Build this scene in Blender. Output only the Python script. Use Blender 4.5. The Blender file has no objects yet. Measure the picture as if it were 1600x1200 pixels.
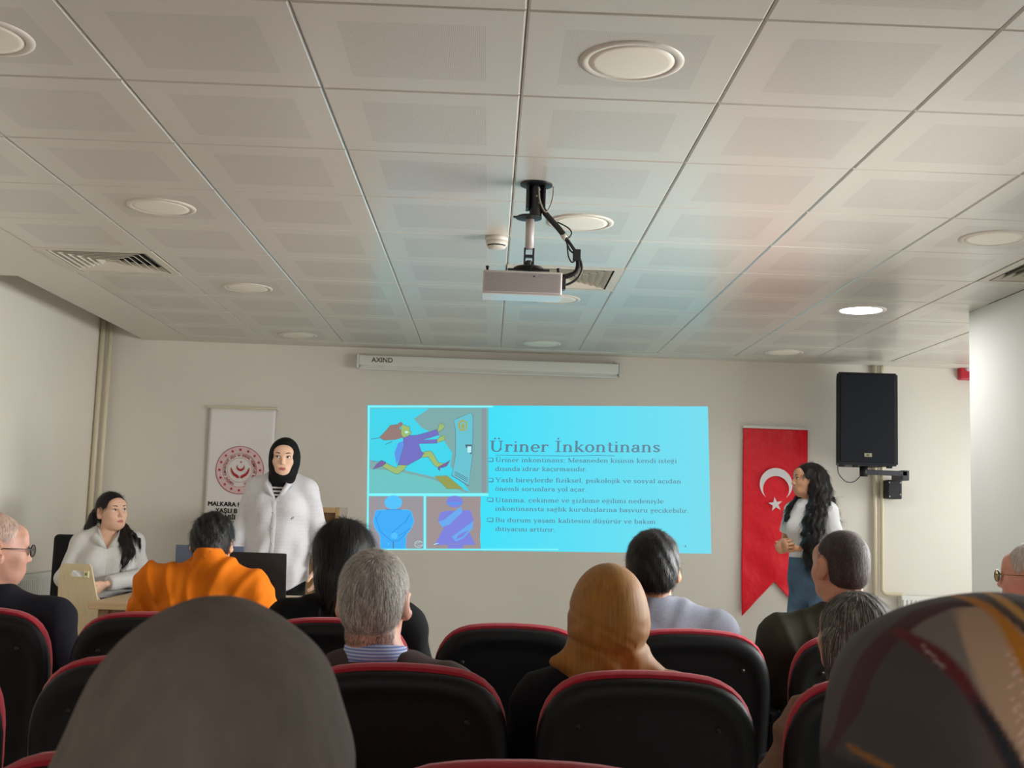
import bpy, bmesh, math, random
import numpy as np
from mathutils import Vector, Matrix, Euler

scene = bpy.context.scene
COL = scene.collection
random.seed(7); np.random.seed(7)

# ------------------------------------------------------------------ camera
PITCH, YAW, ROLL = 0.1113, 0.0176, 0.033
FPX = 1813.3
CAMZ = 1.22
def cam_axes():
    cp, sp, cy, sy, cr, sr = math.cos(PITCH), math.sin(PITCH), math.cos(YAW), math.sin(YAW), math.cos(ROLL), math.sin(ROLL)
    fwd = Vector((sy*cp, cy*cp, sp)); right = Vector((cy, -sy, 0)); up = right.cross(fwd)
    return cr*right + sr*up, -sr*right + cr*up, fwd
_r, _u, _w = cam_axes()
cd = bpy.data.cameras.new('camera')
cam = bpy.data.objects.new('camera', cd); COL.objects.link(cam)
m = Matrix.Identity(4)
for i in range(3):
    m[i][0], m[i][1], m[i][2] = _r[i], _u[i], -_w[i]
m[2][3] = CAMZ
cam.matrix_world = m
cd.sensor_width = 36; cd.lens = FPX*36/1600
cd.clip_start = 0.05; cd.clip_end = 60
cd.dof.use_dof = True; cd.dof.focus_distance = 6.5; cd.dof.aperture_fstop = 16
scene.camera = cam

# ------------------------------------------------------------------ colour management and light
scene.view_settings.view_transform = 'Standard'
scene.view_settings.look = 'None'
scene.view_settings.exposure = 0.27
scene.view_settings.gamma = 1
scene.view_settings.use_curve_mapping = False
scene.cycles.use_denoising = True
scene.cycles.max_bounces = 8
scene.cycles.diffuse_bounces = 5
scene.cycles.glossy_bounces = 3
scene.cycles.sample_clamp_indirect = 4

world = bpy.data.worlds.new('world'); scene.world = world
world.use_nodes = True
world.node_tree.nodes['Background'].inputs[0].default_value = (0.5, 0.52, 0.5, 1)
world.node_tree.nodes['Background'].inputs[1].default_value = 0.10

def area(name, loc, rot, sx, sy, power, col, shape='RECTANGLE'):
    l = bpy.data.lights.new(name, 'AREA'); l.shape = shape; l.size = sx
    if shape == 'RECTANGLE': l.size_y = sy
    l.energy = power; l.color = col
    o = bpy.data.objects.new(name, l); o.location = loc; o.rotation_euler = rot; COL.objects.link(o)
    return o
R90 = math.pi/2
# added fill light from the unseen rear; daylight from the right wall window
area('rear_fill', (0.2, -3.3, 1.45), (R90+math.radians(14), 0, 0), 4.6, 1.5, 30, (1.0, 0.99, 0.94))
area('daylight_right', (2.70, 4.35, 1.35), (0, R90-math.radians(16), 0), 1.4, 2.7, 150, (0.985, 1.0, 0.985)).data.spread = math.radians(125)
# daylight from the window in the alcove at the front right
area('daylight_alcove', (4.42, 7.6, 1.45), (0, R90+math.radians(4), 0), 1.5, 1.9, 30, (0.98, 1.0, 1.0))
# the one ceiling lamp that is lit
area('ceiling_lamp_light', (2.157, 6.697, 2.455), (0, 0, 0), 0.23, 0.23, 10, (1.0, 0.985, 0.97), 'DISK')

# ------------------------------------------------------------------ materials
def srgb(c):
    return tuple(((v/255)/12.92 if v/255 <= 0.04045 else ((v/255+0.055)/1.055)**2.4) for v in c)
def mat(name, rgb, rough=0.6, metal=0.0, spec=0.5, emit=None, estr=1.0, noise=0.0, nscale=20, bump=0.0, bscale=200, sheen=0.0, stretch=None, bdist=0.002, detail=3):
    """rgb in 0..255 sRGB; optional colour mottling and bump, all procedural."""
    M = bpy.data.materials.new(name); M.use_nodes = True
    nt = M.node_tree; b = nt.nodes['Principled BSDF']
    c = srgb(rgb)
    b.inputs['Base Color'].default_value = (*c, 1)
    b.inputs['Roughness'].default_value = rough
    b.inputs['Metallic'].default_value = metal
    b.inputs['Specular IOR Level'].default_value = spec
    if sheen: b.inputs['Sheen Weight'].default_value = sheen
    if emit is not None:
        b.inputs['Emission Color'].default_value = (*srgb(emit), 1); b.inputs['Emission Strength'].default_value = estr
    if noise or bump:
        tc = nt.nodes.new('ShaderNodeTexCoord'); mp = nt.nodes.new('ShaderNodeMapping')
        nt.links.new(tc.outputs['Object'], mp.inputs['Vector'])
        if stretch: mp.inputs['Scale'].default_value = stretch
        if noise:
            n = nt.nodes.new('ShaderNodeTexNoise'); n.inputs['Scale'].default_value = nscale; n.inputs['Detail'].default_value = detail
            nt.links.new(mp.outputs[0], n.inputs['Vector'])
            mx = nt.nodes.new('ShaderNodeMix'); mx.data_type = 'RGBA'
            mx.inputs[6].default_value = (*[v*(1-noise) for v in c], 1); mx.inputs[7].default_value = (*[min(1, v*(1+noise)) for v in c], 1)
            cr = nt.nodes.new('ShaderNodeMapRange'); cr.inputs[1].default_value = .3; cr.inputs[2].default_value = .7
            nt.links.new(n.outputs['Fac'], cr.inputs[0]); nt.links.new(cr.outputs[0], mx.inputs[0])
            nt.links.new(mx.outputs[2], b.inputs['Base Color'])
        if bump:
            n2 = nt.nodes.new('ShaderNodeTexNoise'); n2.inputs['Scale'].default_value = bscale; n2.inputs['Detail'].default_value = 2
            nt.links.new(mp.outputs[0], n2.inputs['Vector'])
            bp = nt.nodes.new('ShaderNodeBump'); bp.inputs['Strength'].default_value = bump; bp.inputs['Distance'].default_value = bdist
            nt.links.new(n2.outputs['Fac'], bp.inputs['Height']); nt.links.new(bp.outputs[0], b.inputs['Normal'])
    return M

# ------------------------------------------------------------------ object helpers
def props(o, label=None, cat=None, group=None, kind=None):
    if label: o['label'] = label
    if cat: o['category'] = cat
    if group: o['group'] = group
    if kind: o['kind'] = kind
    return o
def thing(name, label, cat, loc=(0, 0, 0), rz=0, group=None):
    o = bpy.data.objects.new(name, None); COL.objects.link(o)
    o.empty_display_size = .05  # second black and brown are paler tones for randomly mixed strands
    o.location = loc; o.rotation_euler = (0, 0, rz)
    return props(o, label, cat, group)
def link(name, me, mats, parent=None, smooth=True):
    if not isinstance(mats, (list, tuple)): mats = [mats]
    for x in mats: me.materials.append(x)
    if smooth: me.polygons.foreach_set('use_smooth', [True]*len(me.polygons))
    o = bpy.data.objects.new(name, me); COL.objects.link(o)
    if parent: o.parent = parent
    return o
class B:
    """collects shapes; build() links them as one mesh object"""
    def __init__(s): s.bm = bmesh.new(); s.mi = 0
    def _fin(s, vs, f0):
        for f in s.bm.faces[f0:] if False else s.bm.faces:
            if f.index == -1: f.material_index = s.mi; f.index = 0
    def box(s, lo, hi, bev=0.0, mtx=None, seg=2):
        lo = Vector(lo); hi = Vector(hi); c = (lo+hi)/2; d = hi-lo
        r = bmesh.ops.create_cube(s.bm, size=1)
        vs = r['verts']
        for v in vs: v.co = Vector((v.co.x*d.x, v.co.y*d.y, v.co.z*d.z))+c
        es = {e for v in vs for e in v.link_edges}; fs = {f for v in vs for f in v.link_faces}
        for f in fs: f.material_index = s.mi
        if bev:
            r2 = bmesh.ops.bevel(s.bm, geom=list(es), offset=bev, segments=seg, profile=.5, affect='EDGES')
            vs = list({v for f in r2['faces'] for v in f.verts} | {v for v in vs if v.is_valid})
        if mtx is not None: bmesh.ops.transform(s.bm, matrix=mtx, verts=vs)
        return s
    def ring(s, pts, rad, n=10, cap=True, closed=False):
        """tube along pts; rad number or list"""
        P = [Vector(p) for p in pts]; k = len(P)
        R = rad if isinstance(rad, (list, tuple)) else [rad]*k
        rows = []; up = None
        for i, p in enumerate(P):
            if closed: t = P[(i+1) % k]-P[i-1]
            else: t = (P[min(i+1, k-1)]-P[max(i-1, 0)])
            t.normalize()
            if up is None:
                up = Vector((0, 0, 1)) if abs(t.z) < .9 else Vector((1, 0, 0))
            a = t.cross(up).normalized(); b = a.cross(t).normalized(); up = b
            rows.append([s.bm.verts.new(p+R[i]*(math.cos(j*2*math.pi/n)*a+math.sin(j*2*math.pi/n)*b)) for j in range(n)])
        rng = range(k) if closed else range(k-1)
        for i in rng:
            for j in range(n):
                f = s.bm.faces.new((rows[i][j], rows[i][(j+1) % n], rows[(i+1) % k][(j+1) % n], rows[(i+1) % k][j])); f.material_index = s.mi
        if cap and not closed:
            f = s.bm.faces.new(rows[0][::-1]); f.material_index = s.mi
            f = s.bm.faces.new(rows[-1]); f.material_index = s.mi
        return s
    def lathe(s, prof, c=(0, 0, 0), n=32, axis='z'):
        """prof: list of (radius, height)"""
        c = Vector(c); rows = []
        for r, h in prof:
            row = []
            for j in range(n):
                a = j*2*math.pi/n; q = (r*math.cos(a), r*math.sin(a), h)
                if axis == 'y': q = (q[0], q[2], q[1])
                if axis == 'x': q = (q[2], q[0], q[1])
                row.append(s.bm.verts.new(c+Vector(q)))
            rows.append(row)
        for i in range(len(rows)-1):
            for j in range(n):
                f = s.bm.faces.new((rows[i][j], rows[i][(j+1) % n], rows[i+1][(j+1) % n], rows[i+1][j])); f.material_index = s.mi
        for row in (rows[0], rows[-1]):
            f = s.bm.faces.new(row); f.material_index = s.mi
        return s
    def prism(s, poly, d0, d1, fn=None, bev=0):
        """extrude a 2d outline between depths d0, d1; fn(u, v, d) -> point, default x,z outline along y"""
        fn = fn or (lambda u, v, d: Vector((u, d, v)))
        a = [s.bm.verts.new(fn(u, v, d0)) for u, v in poly]; b = [s.bm.verts.new(fn(u, v, d1)) for u, v in poly]
        n = len(poly); fs = [s.bm.faces.new(a), s.bm.faces.new(b[::-1])]
        for i in range(n): fs.append(s.bm.faces.new((a[i], b[i], b[(i+1) % n], a[(i+1) % n])))
        for f in fs: f.material_index = s.mi
        return s
    def quad(s, *pts):
        f = s.bm.faces.new([s.bm.verts.new(Vector(p)) for p in pts]); f.material_index = s.mi
        return s
    def build(s, name, mats, parent=None, smooth=False, **kw):
        bmesh.ops.recalc_face_normals(s.bm, faces=s.bm.faces)
        me = bpy.data.meshes.new(name); s.bm.to_mesh(me); s.bm.free()
        o = link(name, me, mats, parent, smooth)
        if kw: props(o, **kw)
        return o
def smooth_angle(o, deg=35):
    me = o.data
    me.polygons.foreach_set('use_smooth', [True]*len(me.polygons))
    me.set_sharp_from_angle(angle=math.radians(deg))
    return o
def copy_tree(o, parent=None):
    c = o.copy(); COL.objects.link(c); c.parent = parent
    for ch in [x for x in bpy.data.objects if x.parent == o and x != c]: copy_tree(ch, c)
    return c
def text_mesh(name, body, size, mtx, M, parent=None, align='LEFT', offset=0.0, extrude=0.0008, sx=1.0, space=1.0):
    c = bpy.data.curves.new('t', 'FONT'); c.body = body; c.size = size; c.align_x = align; c.offset = offset; c.extrude = extrude
    c.space_character = space
    o = bpy.data.objects.new('t', c); COL.objects.link(o)
    bpy.context.view_layer.update()
    dg = bpy.context.evaluated_depsgraph_get()
    me = bpy.data.meshes.new_from_object(o.evaluated_get(dg))
    bpy.data.objects.remove(o); bpy.data.curves.remove(c)
    me.transform(mtx @ Matrix.Diagonal((sx, 1, 1, 1)))
    me.materials.clear()
    return link(name, me, M, parent, smooth=False)
FACE_CAM = Matrix.Rotation(R90, 4, 'X')     # text standing upright, read from -Y

# ------------------------------------------------------------------ room shell
CZ = 2.4794            # ceiling height
YW = 9.05              # front wall
GX, GY = -1.1427, 2.797  # origin of the ceiling grid
def wall_mat(name, rgb):
    return mat(name, rgb, rough=.72, spec=.25, noise=.025, nscale=1.2, bump=.25, bscale=160, bdist=.0012)
M_wall_front = wall_mat('painted_wall_cream', (226, 220, 210))
M_wall_left = wall_mat('painted_wall_left', (232, 225, 213))
M_wall_right = wall_mat('painted_wall_right', (222, 224, 219))
M_cream = mat('cream_enamel', (216, 206, 178), rough=.35)
M_white_enamel = mat('white_enamel', (222, 222, 216), rough=.4)

def struct(b, name, M, smooth=False):
    o = b.build(name, M, None, smooth); o['kind'] = 'structure'; return o
struct(B().box((-3.26, YW, 0), (4.7, YW+.2, 2.95)), 'wall_front', M_wall_front)
struct(B().box((-3.26, -3.6, 0), (-3.06, YW, 2.95)), 'wall_left', M_wall_left)
struct(B().box((2.78, -3.6, 0), (3.3, 6.655, 2.478)), 'wall_right', M_wall_right)
struct(B().box((4.5, 6.0, 0), (4.7, YW, 2.6)).box((3.3, 5.8, 0), (4.7, 6.0, 2.6)), 'wall_alcove', M_wall_right)
struct(B().box((-3.26, -3.8, 0), (3.3, -3.6, 2.95)), 'wall_rear', M_wall_front)
M_floor = mat('floor_vinyl', (198, 193, 184), rough=.35, noise=.05, nscale=3)
struct(B().box((-3.3, -3.8, -.1), (4.7, YW+.2, 0)), 'floor', M_floor)
M_skirt = mat('skirting_beige', (196, 176, 140), rough=.5)
struct(B().box((-3.06, YW-.014, 0), (4.5, YW, .10), .002), 'baseboard_front', M_skirt)
struct(B().box((-3.06, 3.0, 0), (-3.046, YW-.014, .10), .002), 'baseboard_left', M_skirt)
struct(B().box((2.766, 3.0, 0), (2.78, 6.655, .10), .002), 'baseboard_right', M_skirt)

# ceiling: clip-in metal tiles 600 x 600 with a perforated field, and plain border strips
def ceiling_tile_material():
    M = bpy.data.materials.new('perforated_tile'); M.use_nodes = True
    nt = M.node_tree; b = nt.nodes['Principled BSDF']; N = nt.nodes.new; L = nt.links.new
    geo = N('ShaderNodeNewGeometry'); sep = N('ShaderNodeSeparateXYZ'); L(geo.outputs['Position'], sep.inputs[0])
    def mth(op, a, bb=None):
        n = N('ShaderNodeMath'); n.operation = op
        for i, v in enumerate((a, bb)):
            if v is None: continue
            if isinstance(v, (int, float)): n.inputs[i].default_value = v
            else: L(v, n.inputs[i])
        return n.outputs[0]
    def inside(s, org):
        f = mth('FRACT', mth('DIVIDE', mth('SUBTRACT', s, org), .6))
        d = mth('ABSOLUTE', mth('SUBTRACT', f, .5))
        return mth('LESS_THAN', d, .325)
    mask = mth('MULTIPLY', inside(sep.outputs[0], GX), inside(sep.outputs[1], GY-6))
    # holes on a 5 mm square grid
    def cell(s):
        f = mth('FRACT', mth('DIVIDE', s, .0052)); d = mth('SUBTRACT', f, .5); return mth('MULTIPLY', d, d)
    hole = mth('LESS_THAN', mth('ADD', cell(sep.outputs[0]), cell(sep.outputs[1])), .075)
    fac = mth('MULTIPLY', mask, hole)
    nz = N('ShaderNodeTexNoise'); nz.inputs['Scale'].default_value = 1.4; L(geo.outputs['Position'], nz.inputs['Vector'])
    mx = N('ShaderNodeMix'); mx.data_type = 'RGBA'
    mx.inputs[6].default_value = (*srgb((200, 194, 184)), 1); mx.inputs[7].default_value = (*srgb((206, 200, 190)), 1); L(nz.outputs['Fac'], mx.inputs[0])
    m2 = N('ShaderNodeMix'); m2.data_type = 'RGBA'; L(fac, m2.inputs[0]); L(mx.outputs[2], m2.inputs[6]); m2.inputs[7].default_value = (*srgb((165, 157, 150)), 1)
    L(m2.outputs[2], b.inputs['Base Color'])
    b.inputs['Roughness'].default_value = .27
    b.inputs['Specular IOR Level'].default_value = .5
    sp = mth('SUBTRACT', 1.0, mth('MULTIPLY', fac, .8)); L(sp, b.inputs['Specular IOR Level'])
    n3 = N('ShaderNodeTexNoise'); n3.inputs['Scale'].default_value = 260; L(geo.outputs['Position'], n3.inputs['Vector'])
    bp = N('ShaderNodeBump'); bp.inputs['Strength'].default_value = .25; bp.inputs['Distance'].default_value = .0006
    L(n3.outputs['Fac'], bp.inputs['Height']); L(bp.outputs[0], b.inputs['Normal'])
    return M
M_tile = ceiling_tile_material()
M_ceil_plain = mat('ceiling_border_paint', (216, 211, 201), rough=.6, spec=.3)
M_void = mat('ceiling_void', (60, 56, 52), rough=.9)
LAMPS = [(-1, 0), (2, 0), (-1, 3), (2, 3), (5, 3), (-1, 6), (2, 6), (5, 6), (-1, 9), (2, 9), (5, 9), (-1, -3), (2, -3)]
VENTS = [(-2, 5), (2, 5), (6, 4)]
cb = B(); rnd = random.Random(3)
for c in range(-2, 9):
    for r in range(-9, 10):
        if (c, r) in VENTS: continue
        if c >= 6 and GY+r*.6 < 6.6:
            if c > 6: continue
        x0, y0 = GX+c*.6, GY+r*.6; x1, y1 = x0+.6, y0+.6
        if c == 6 and y1 < 6.7: x1 = min(x1, 2.779)
        g, bv, t = .0009, .0065, .018
        dz = [rnd.uniform(-.0016, .0002) for _ in range(4)]
        if (c, r) == (5, 9): dz = [-.001, -.001, -.006, -.004]
        o = [(x0+g, y0+g), (x1-g, y0+g), (x1-g, y1-g), (x0+g, y1-g)]
        i_ = [(x0+g+bv, y0+g+bv), (x1-g-bv, y0+g+bv), (x1-g-bv, y1-g-bv), (x0+g+bv, y1-g-bv)]
        V0 = [cb.bm.verts.new((px, py, CZ+t)) for px, py in o]
        V1 = [cb.bm.verts.new((px, py, CZ+.0055+dz[k])) for k, (px, py) in enumerate(o)]
        V2 = [cb.bm.verts.new((px, py, CZ+dz[k])) for k, (px, py) in enumerate(i_)]
        cb.bm.faces.new(V2[::-1])
        for k in range(4):
            cb.bm.faces.new((V2[k], V2[(k+1) % 4], V1[(k+1) % 4], V1[k])); cb.bm.faces.new((V1[k], V1[(k+1) % 4], V0[(k+1) % 4], V0[k]))
cb.mi = 1
XL, YE = GX-1.2, GY+6.0
XR = GX+5.4
cb.box((-3.06, -3.6, CZ), (XL-.001, 6.59, CZ+.05)).box((-2.73, 6.59, CZ), (XL-.001, YW-.001, CZ+.05))
cb.box((XL-.001, YE+.002, CZ-.002), (4.5, YW-.001, CZ+.05))
cb.box((XR+.001, 6.0, CZ), (4.5, YE+.002, CZ+.05))
cb.box((-2.73, 6.59, CZ+.05), (-2.71, YW-.001, 2.93)).box((-3.06, 6.57, CZ+.05), (-2.71, 6.59, 2.93))
cb.mi = 2
cb.quad((XL, -3.6, CZ+.05), (4.5, -3.6, CZ+.05), (4.5, YE, CZ+.05), (XL, YE, CZ+.05))
cb.mi = 1
cb.box((-3.26, 6.5, 2.93), (-2.6, YW+.1, 2.97))
bmesh.ops.recalc_face_normals(cb.bm, faces=cb.bm.faces)
struct(cb, 'ceiling', [M_tile, M_ceil_plain, M_void])

# side windows that let the daylight in, and an added unseen rear one
M_glass_lit = mat('bright_window_glass', (230, 235, 235), rough=.2, emit=(235, 240, 240), estr=.8)
def window(name, loc, rz, w, h):
    fr = B()
    for x0, x1, z0, z1 in ((-w/2, w/2, 0, .06), (-w/2, w/2, h-.06, h), (-w/2, -w/2+.06, .06, h-.06), (w/2-.06, w/2, .06, h-.06), (-.03, .03, .06, h-.06)):
        fr.box((x0, -.03, z0), (x1, .03, z1), .004)
    t = fr.build(name, M_white_enamel); t.location = loc; t.rotation_euler = (0, 0, rz); t['kind'] = 'structure'
    B().box((-w/2+.05, .01, .05), (w/2-.05, .02, h-.05)).build('window_pane', M_glass_lit, t)
window('added_rear_window', (0.2, -3.56, .8), math.pi, 4.6, 1.4)
window('window_3', (4.48, 7.6, .8), R90, 2.0, 1.4)
window('window_2', (2.76, 4.35, .72), R90, 2.8, 1.4)

# point seen at photo position (x, y) at distance Y in front of the camera (used to measure things off the photograph)
def P(x, y, Y):
    d = (x-800)/FPX*_r + (600-y)/FPX*_u + _w
    d = d*(Y/d.y)
    return Vector((d.x, d.y, d.z+CAMZ))
# ------------------------------------------------------------------ ceiling fittings
M_lamp_ring = mat('lamp_ring_white', (208, 200, 188), rough=.4)
M_diff = mat('opal_diffuser', (236, 228, 212), rough=.35)
M_diff_on = mat('opal_diffuser_lit', (255, 255, 255), rough=.4, emit=(255, 252, 255), estr=14)
lamp_labels = {
 (-1, 0): 'unlit round recessed ceiling lamp cut by the left edge of the photo', (2, 0): 'largest unlit round ceiling lamp, nearest the camera right of centre',
 (-1, 3): 'unlit round ceiling lamp just right of and nearer than the left air vent', (2, 3): 'unlit round ceiling lamp right behind the projector pole',
 (5, 3): 'unlit round ceiling lamp near the right edge beside the right air vent', (-1, 6): 'unlit round ceiling lamp between the left air vent and the front wall',
 (2, 6): 'unlit round ceiling lamp seen just below the hanging projector', (5, 6): 'only lit round ceiling lamp, glowing white near the right wall',
 (-1, 9): 'small unlit round ceiling lamp at the front wall, left one', (2, 9): 'small unlit round ceiling lamp at the front wall above the screen casing',
 (5, 9): 'small unlit round ceiling lamp at the front wall near the loudspeaker'}
for (c, r), lab in lamp_labels.items():
    t = thing('ceiling_lamp', lab, 'ceiling lamp', (GX+(c+.5)*.6, GY+(r+.5)*.6, CZ), 0, 'round recessed ceiling lamps')
    b = B().lathe([(.120, -.003), (.123, -.006), (.134, -.0065), (.145, -.003), (.146, .004), (.118, .004)], n=56)
    o = b.build('trim_ring', M_lamp_ring, t, True)
    b = B().lathe([(.001, -.006), (.10, -.0058), (.1195, -.004), (.1195, .002)], n=56)
    o = b.build('diffuser', M_diff_on if (c, r) == (5, 6) else M_diff, t, True)

M_vent = mat('vent_white', (206, 199, 184), rough=.45)
M_dark = mat('vent_dark', (28, 26, 24), rough=.9)
for (c, r), lab in {(-2, 5): 'square four-way ceiling air vent at the left near the left wall', (2, 5): 'square ceiling air vent behind the projector cables', (6, 4): 'square ceiling air vent at the right edge above the right wall'}.items():
    t = thing('air_vent', lab, 'air vent', (GX+(c+.5)*.6, GY+(r+.5)*.6, CZ), 0, 'four-way ceiling air vents')
    fr = B()
    for a in range(4):
        mt = Matrix.Rotation(a*R90, 4, 'Z')
        # flat outer border, mitred
        fr.prism([(-.299, -.299), (.299, -.299), (.255, -.255), (-.255, -.255)], -.004, .002, fn=lambda u, v, d, mt=mt: mt @ Vector((u, v, d)))
    fr.build('vent_frame', M_vent, t)
    B().box((-.29, -.29, .045), (.29, .29, .048)).build('vent_throat', M_dark, t)
    for k in range(6):
        h = .245-.037*k; w = .026
        lv = B()
        for a in range(4):
            mt = Matrix.Rotation(a*R90, 4, 'Z')
            pts = [(-h, -h, -.003), (h, -h, -.003), (h-w, -h+w, .024), (-h+w, -h+w, .024)]
            q = [mt @ Vector(p) for p in pts]; n_ = Vector((0, 0, .0022))
            vs = [lv.bm.verts.new(p) for p in q]+[lv.bm.verts.new(p+n_) for p in q]
            for idx in ((0, 1, 2, 3), (7, 6, 5, 4), (0, 4, 5, 1), (1, 5, 6, 2), (2, 6, 7, 3), (3, 7, 4, 0)): lv.bm.faces.new([vs[i] for i in idx])
        lv.build('louvre', M_vent, t)

# smoke detector
t = thing('smoke_detector', 'white round smoke detector on the ceiling left of the projector pole', 'smoke detector', (0.0, 5.22, CZ))
B().lathe([(.052, 0), (.052, -.016), (.050, -.018), (.050, -.020)], n=40).build('detector_base', M_lamp_ring, t, True)
B().lathe([(.049, -.020), (.049, -.036), (.040, -.052), (.022, -.057), (.001, -.058)], n=40).build('detector_head', M_lamp_ring, t, True)
b = B()
for i in range(5):
    a = math.radians(-90+(-50+25*i)); b.box((-.009, -.0015, -.003), (.009, .0015, .003), mtx=Matrix.Translation((.0445*math.cos(a), .0445*math.sin(a), -.043)) @ Matrix.Rotation(a+R90, 4, 'Z'))
b.build('smoke_inlet', M_dark, t)

# ------------------------------------------------------------------ projector
M_proj = mat('projector_plastic', (196, 186, 182), rough=.4)
M_black = mat('black_metal', (18, 18, 20), rough=.4)
M_blackp = mat('black_plastic', (14, 14, 16), rough=.5)
M_cable = mat('black_cable', (14, 13, 14), rough=.45)
M_white_cable = mat('white_cable', (215, 210, 200), rough=.45)
PY = 4.34
t = thing('projector_mount', 'black and white ceiling mount with short pole carrying the projector', 'projector mount', (.145, PY, CZ))
b = B().lathe([(.062, 0), (.062, -.006), (.045, -.010), (.03, -.012)], n=32); b.mi = 0
b.box((-.038, -.03, -.10), (-.028, .03, -.006), .002).box((.028, -.03, -.10), (.036, .03, -.006), .002).box((-.038, .018, -.10), (.036, .026, -.006), .001)
b.lathe([(.024, -.006), (.024, -.13), (.018, -.135)], n=20)
b.build('ceiling_bracket', M_black, t)
b = B()
for i in range(3): b.lathe([(.004, -.001), (.004, .003)], c=(.012-.01*(i % 2), -.033, -.03-.025*i), n=8, axis='y')
b.build('bracket_bolt', mat('steel', (150, 148, 145), rough=.3, metal=.9), t)
B().ring([(-.02, 0, -.13), (-.02, 0, -.255)], .0165, 20).build('pole_tube', mat('pole_grey', (190, 180, 174), rough=.35), t, True)
b = B().lathe([(.046, -.128), (.050, -.132), (.050, -.136), (.02, -.14)], c=(-.025, 0, 0), n=24).box((-.085, -.008, -.134), (-.03, .008, -.128), .002)
b.build('clamp_ring', M_black, t)
b = B().box((-.040, -.01, -.315), (-.033, .01, -.252), .001).box((-.007, -.01, -.315), (0, .01, -.252), .001).box((-.04, -.012, -.288), (0, .012, -.278), .002).lathe([(.012, -.325), (.014, -.305), (.010, -.30)], c=(-.02, 0, 0), n=16)
b.lathe([(.055, -.335), (.058, -.33), (.05, -.325)], c=(-.02, 0, 0), n=28).box((-.10, -.012, -.338), (.06, .012, -.333), .002).box((-.03, -.09, -.338), (-.01, .09, -.333), .002)
b.build('tilt_joint', M_black, t)

t = thing('projector', 'light grey video projector hanging upside down from the ceiling', 'projector', (.101, 4.345, 2.083), 0)
t.rotation_euler = (math.radians(5.0), 0, 0)
b = B().box((-.147, -.112, -.043), (.147, .112, .043), .006, seg=3)
o = smooth_angle(b.build('housing', M_proj, t), 40)
b = B()
for i in range(26): b.box((-.140, -.1135, -.034+.0027*i), (.140, -.1118, -.0328+.0027*i))
b.build('rear_grille', mat('grille_grey', (150, 141, 138), rough=.5), t)
B().box((-.150, -.116, -.0475), (.150, .116, -.0425), .002).build('lid_seam', mat('lid_white', (222, 218, 216), rough=.25, spec=.7), t)
b = B().lathe([(.034, .112), (.036, .120), (.030, .124)], c=(.05, 0, -.002), n=32, axis='y'); b.build('lens_barrel', M_blackp, t)
B().lathe([(.001, .1235), (.027, .1215)], c=(.05, 0, -.002), n=32, axis='y').build('lens', mat('lens_glass', (60, 200, 230), rough=.05, emit=(120, 235, 255), estr=6), t)
for sx in (-.132, .132):
    B().lathe([(.005, .043), (.005, .052), (.007, .053), (.007, .058), (.004, .060)], c=(sx, -.095, 0), n=14).build('foot', M_black, t, True)
B().box((.038, -.1145, .022), (.046, -.1125, .026), .0005).build('sensor_window', M_black, t)
b = B().box((.147, -.10, -.018), (.162, -.03, .022), .003); b.build('socket_panel', M_blackp, t)

def cable(name, pts, rad, M, n=8, parent=None, **kw):
    """smooth tube through points (Catmull-Rom)"""
    Q = [Vector(p) for p in pts]; out = []
    for i in range(len(Q)-1):
        a = Q[max(i-1, 0)]; b_ = Q[i]; c = Q[i+1]; d = Q[min(i+2, len(Q)-1)]
        for k in range(7):
            s = k/7; out.append(.5*((2*b_)+(c-a)*s+(2*a-5*b_+4*c-d)*s*s+(3*b_-a-3*c+d)*s**3))
    out.append(Q[-1])
    o = B().ring(out, rad, n).build(name, M, parent, True)
    return props(o, **kw) if kw else o
Yc = 4.33
cable('cable_bundle', [P(846, 322, Yc), P(852, 333, Yc), P(862, 345, Yc), P(873, 357, Yc), P(886, 374, Yc)], .0115, M_cable, label='thick sleeved bundle of black cables leaving the projector mount', cat='cable')
cable('projector_cable', [P(884, 371, Yc), P(895, 386, Yc), P(905, 402, Yc), P(909, 420, Yc), P(903, 434, Yc), P(890, 443, Yc), P(876, 447, Yc)], .0048, M_cable, label='outermost black cable curving down into the side of the projector', cat='cable')
cable('projector_cable', [P(885, 373, Yc), P(893, 384, Yc), P(902, 400, Yc), P(904, 418, Yc), P(897, 428, Yc), P(886, 433, Yc), P(877, 434, Yc)], .0062, M_cable, label='thick black cable entering the projector beside its upper socket', cat='cable')
cable('projector_cable', [P(884, 375, Yc), P(890, 390, Yc), P(899, 399, Yc), P(901, 414, Yc), P(896, 425, Yc), P(877, 431, Yc)], .0035, M_cable, label='innermost thin black cable behind the looped one at the projector', cat='cable')
cable('cable_loop', [P(886, 376, Yc), P(887, 392, Yc), P(889, 403, Yc), P(894, 410, Yc), P(899, 404, Yc), P(898, 392, Yc)], .0028, M_cable, label='small black cable loop hanging below the white cable tie', cat='cable')
cable('cable_loop', [P(871, 347, Yc), P(881, 352, Yc), P(890, 358, Yc), P(893, 365, Yc), P(888, 372, Yc), P(883, 368, Yc)], .0028, M_cable, label='small black cable loop bulging right above the white cable tie', cat='cable')
cable('grey_cable', [P(842, 292, 4.28), P(843, 310, 4.28), P(848, 325, 4.28), P(853, 331, 4.28), P(859, 324, 4.28), P(864, 308, 4.28), P(865, 292, 4.28)], .0032, mat('grey_cable', (150, 143, 132), rough=.5), label='grey cable hanging in a loop from the ceiling bracket', cat='cable')
B().ring([P(879, 372, Yc), P(885, 368, Yc)], .0135, 12).build('cable_tie', M_white_cable, None, True, label='white tie around the black projector cable bundle', cat='cable tie')
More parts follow.
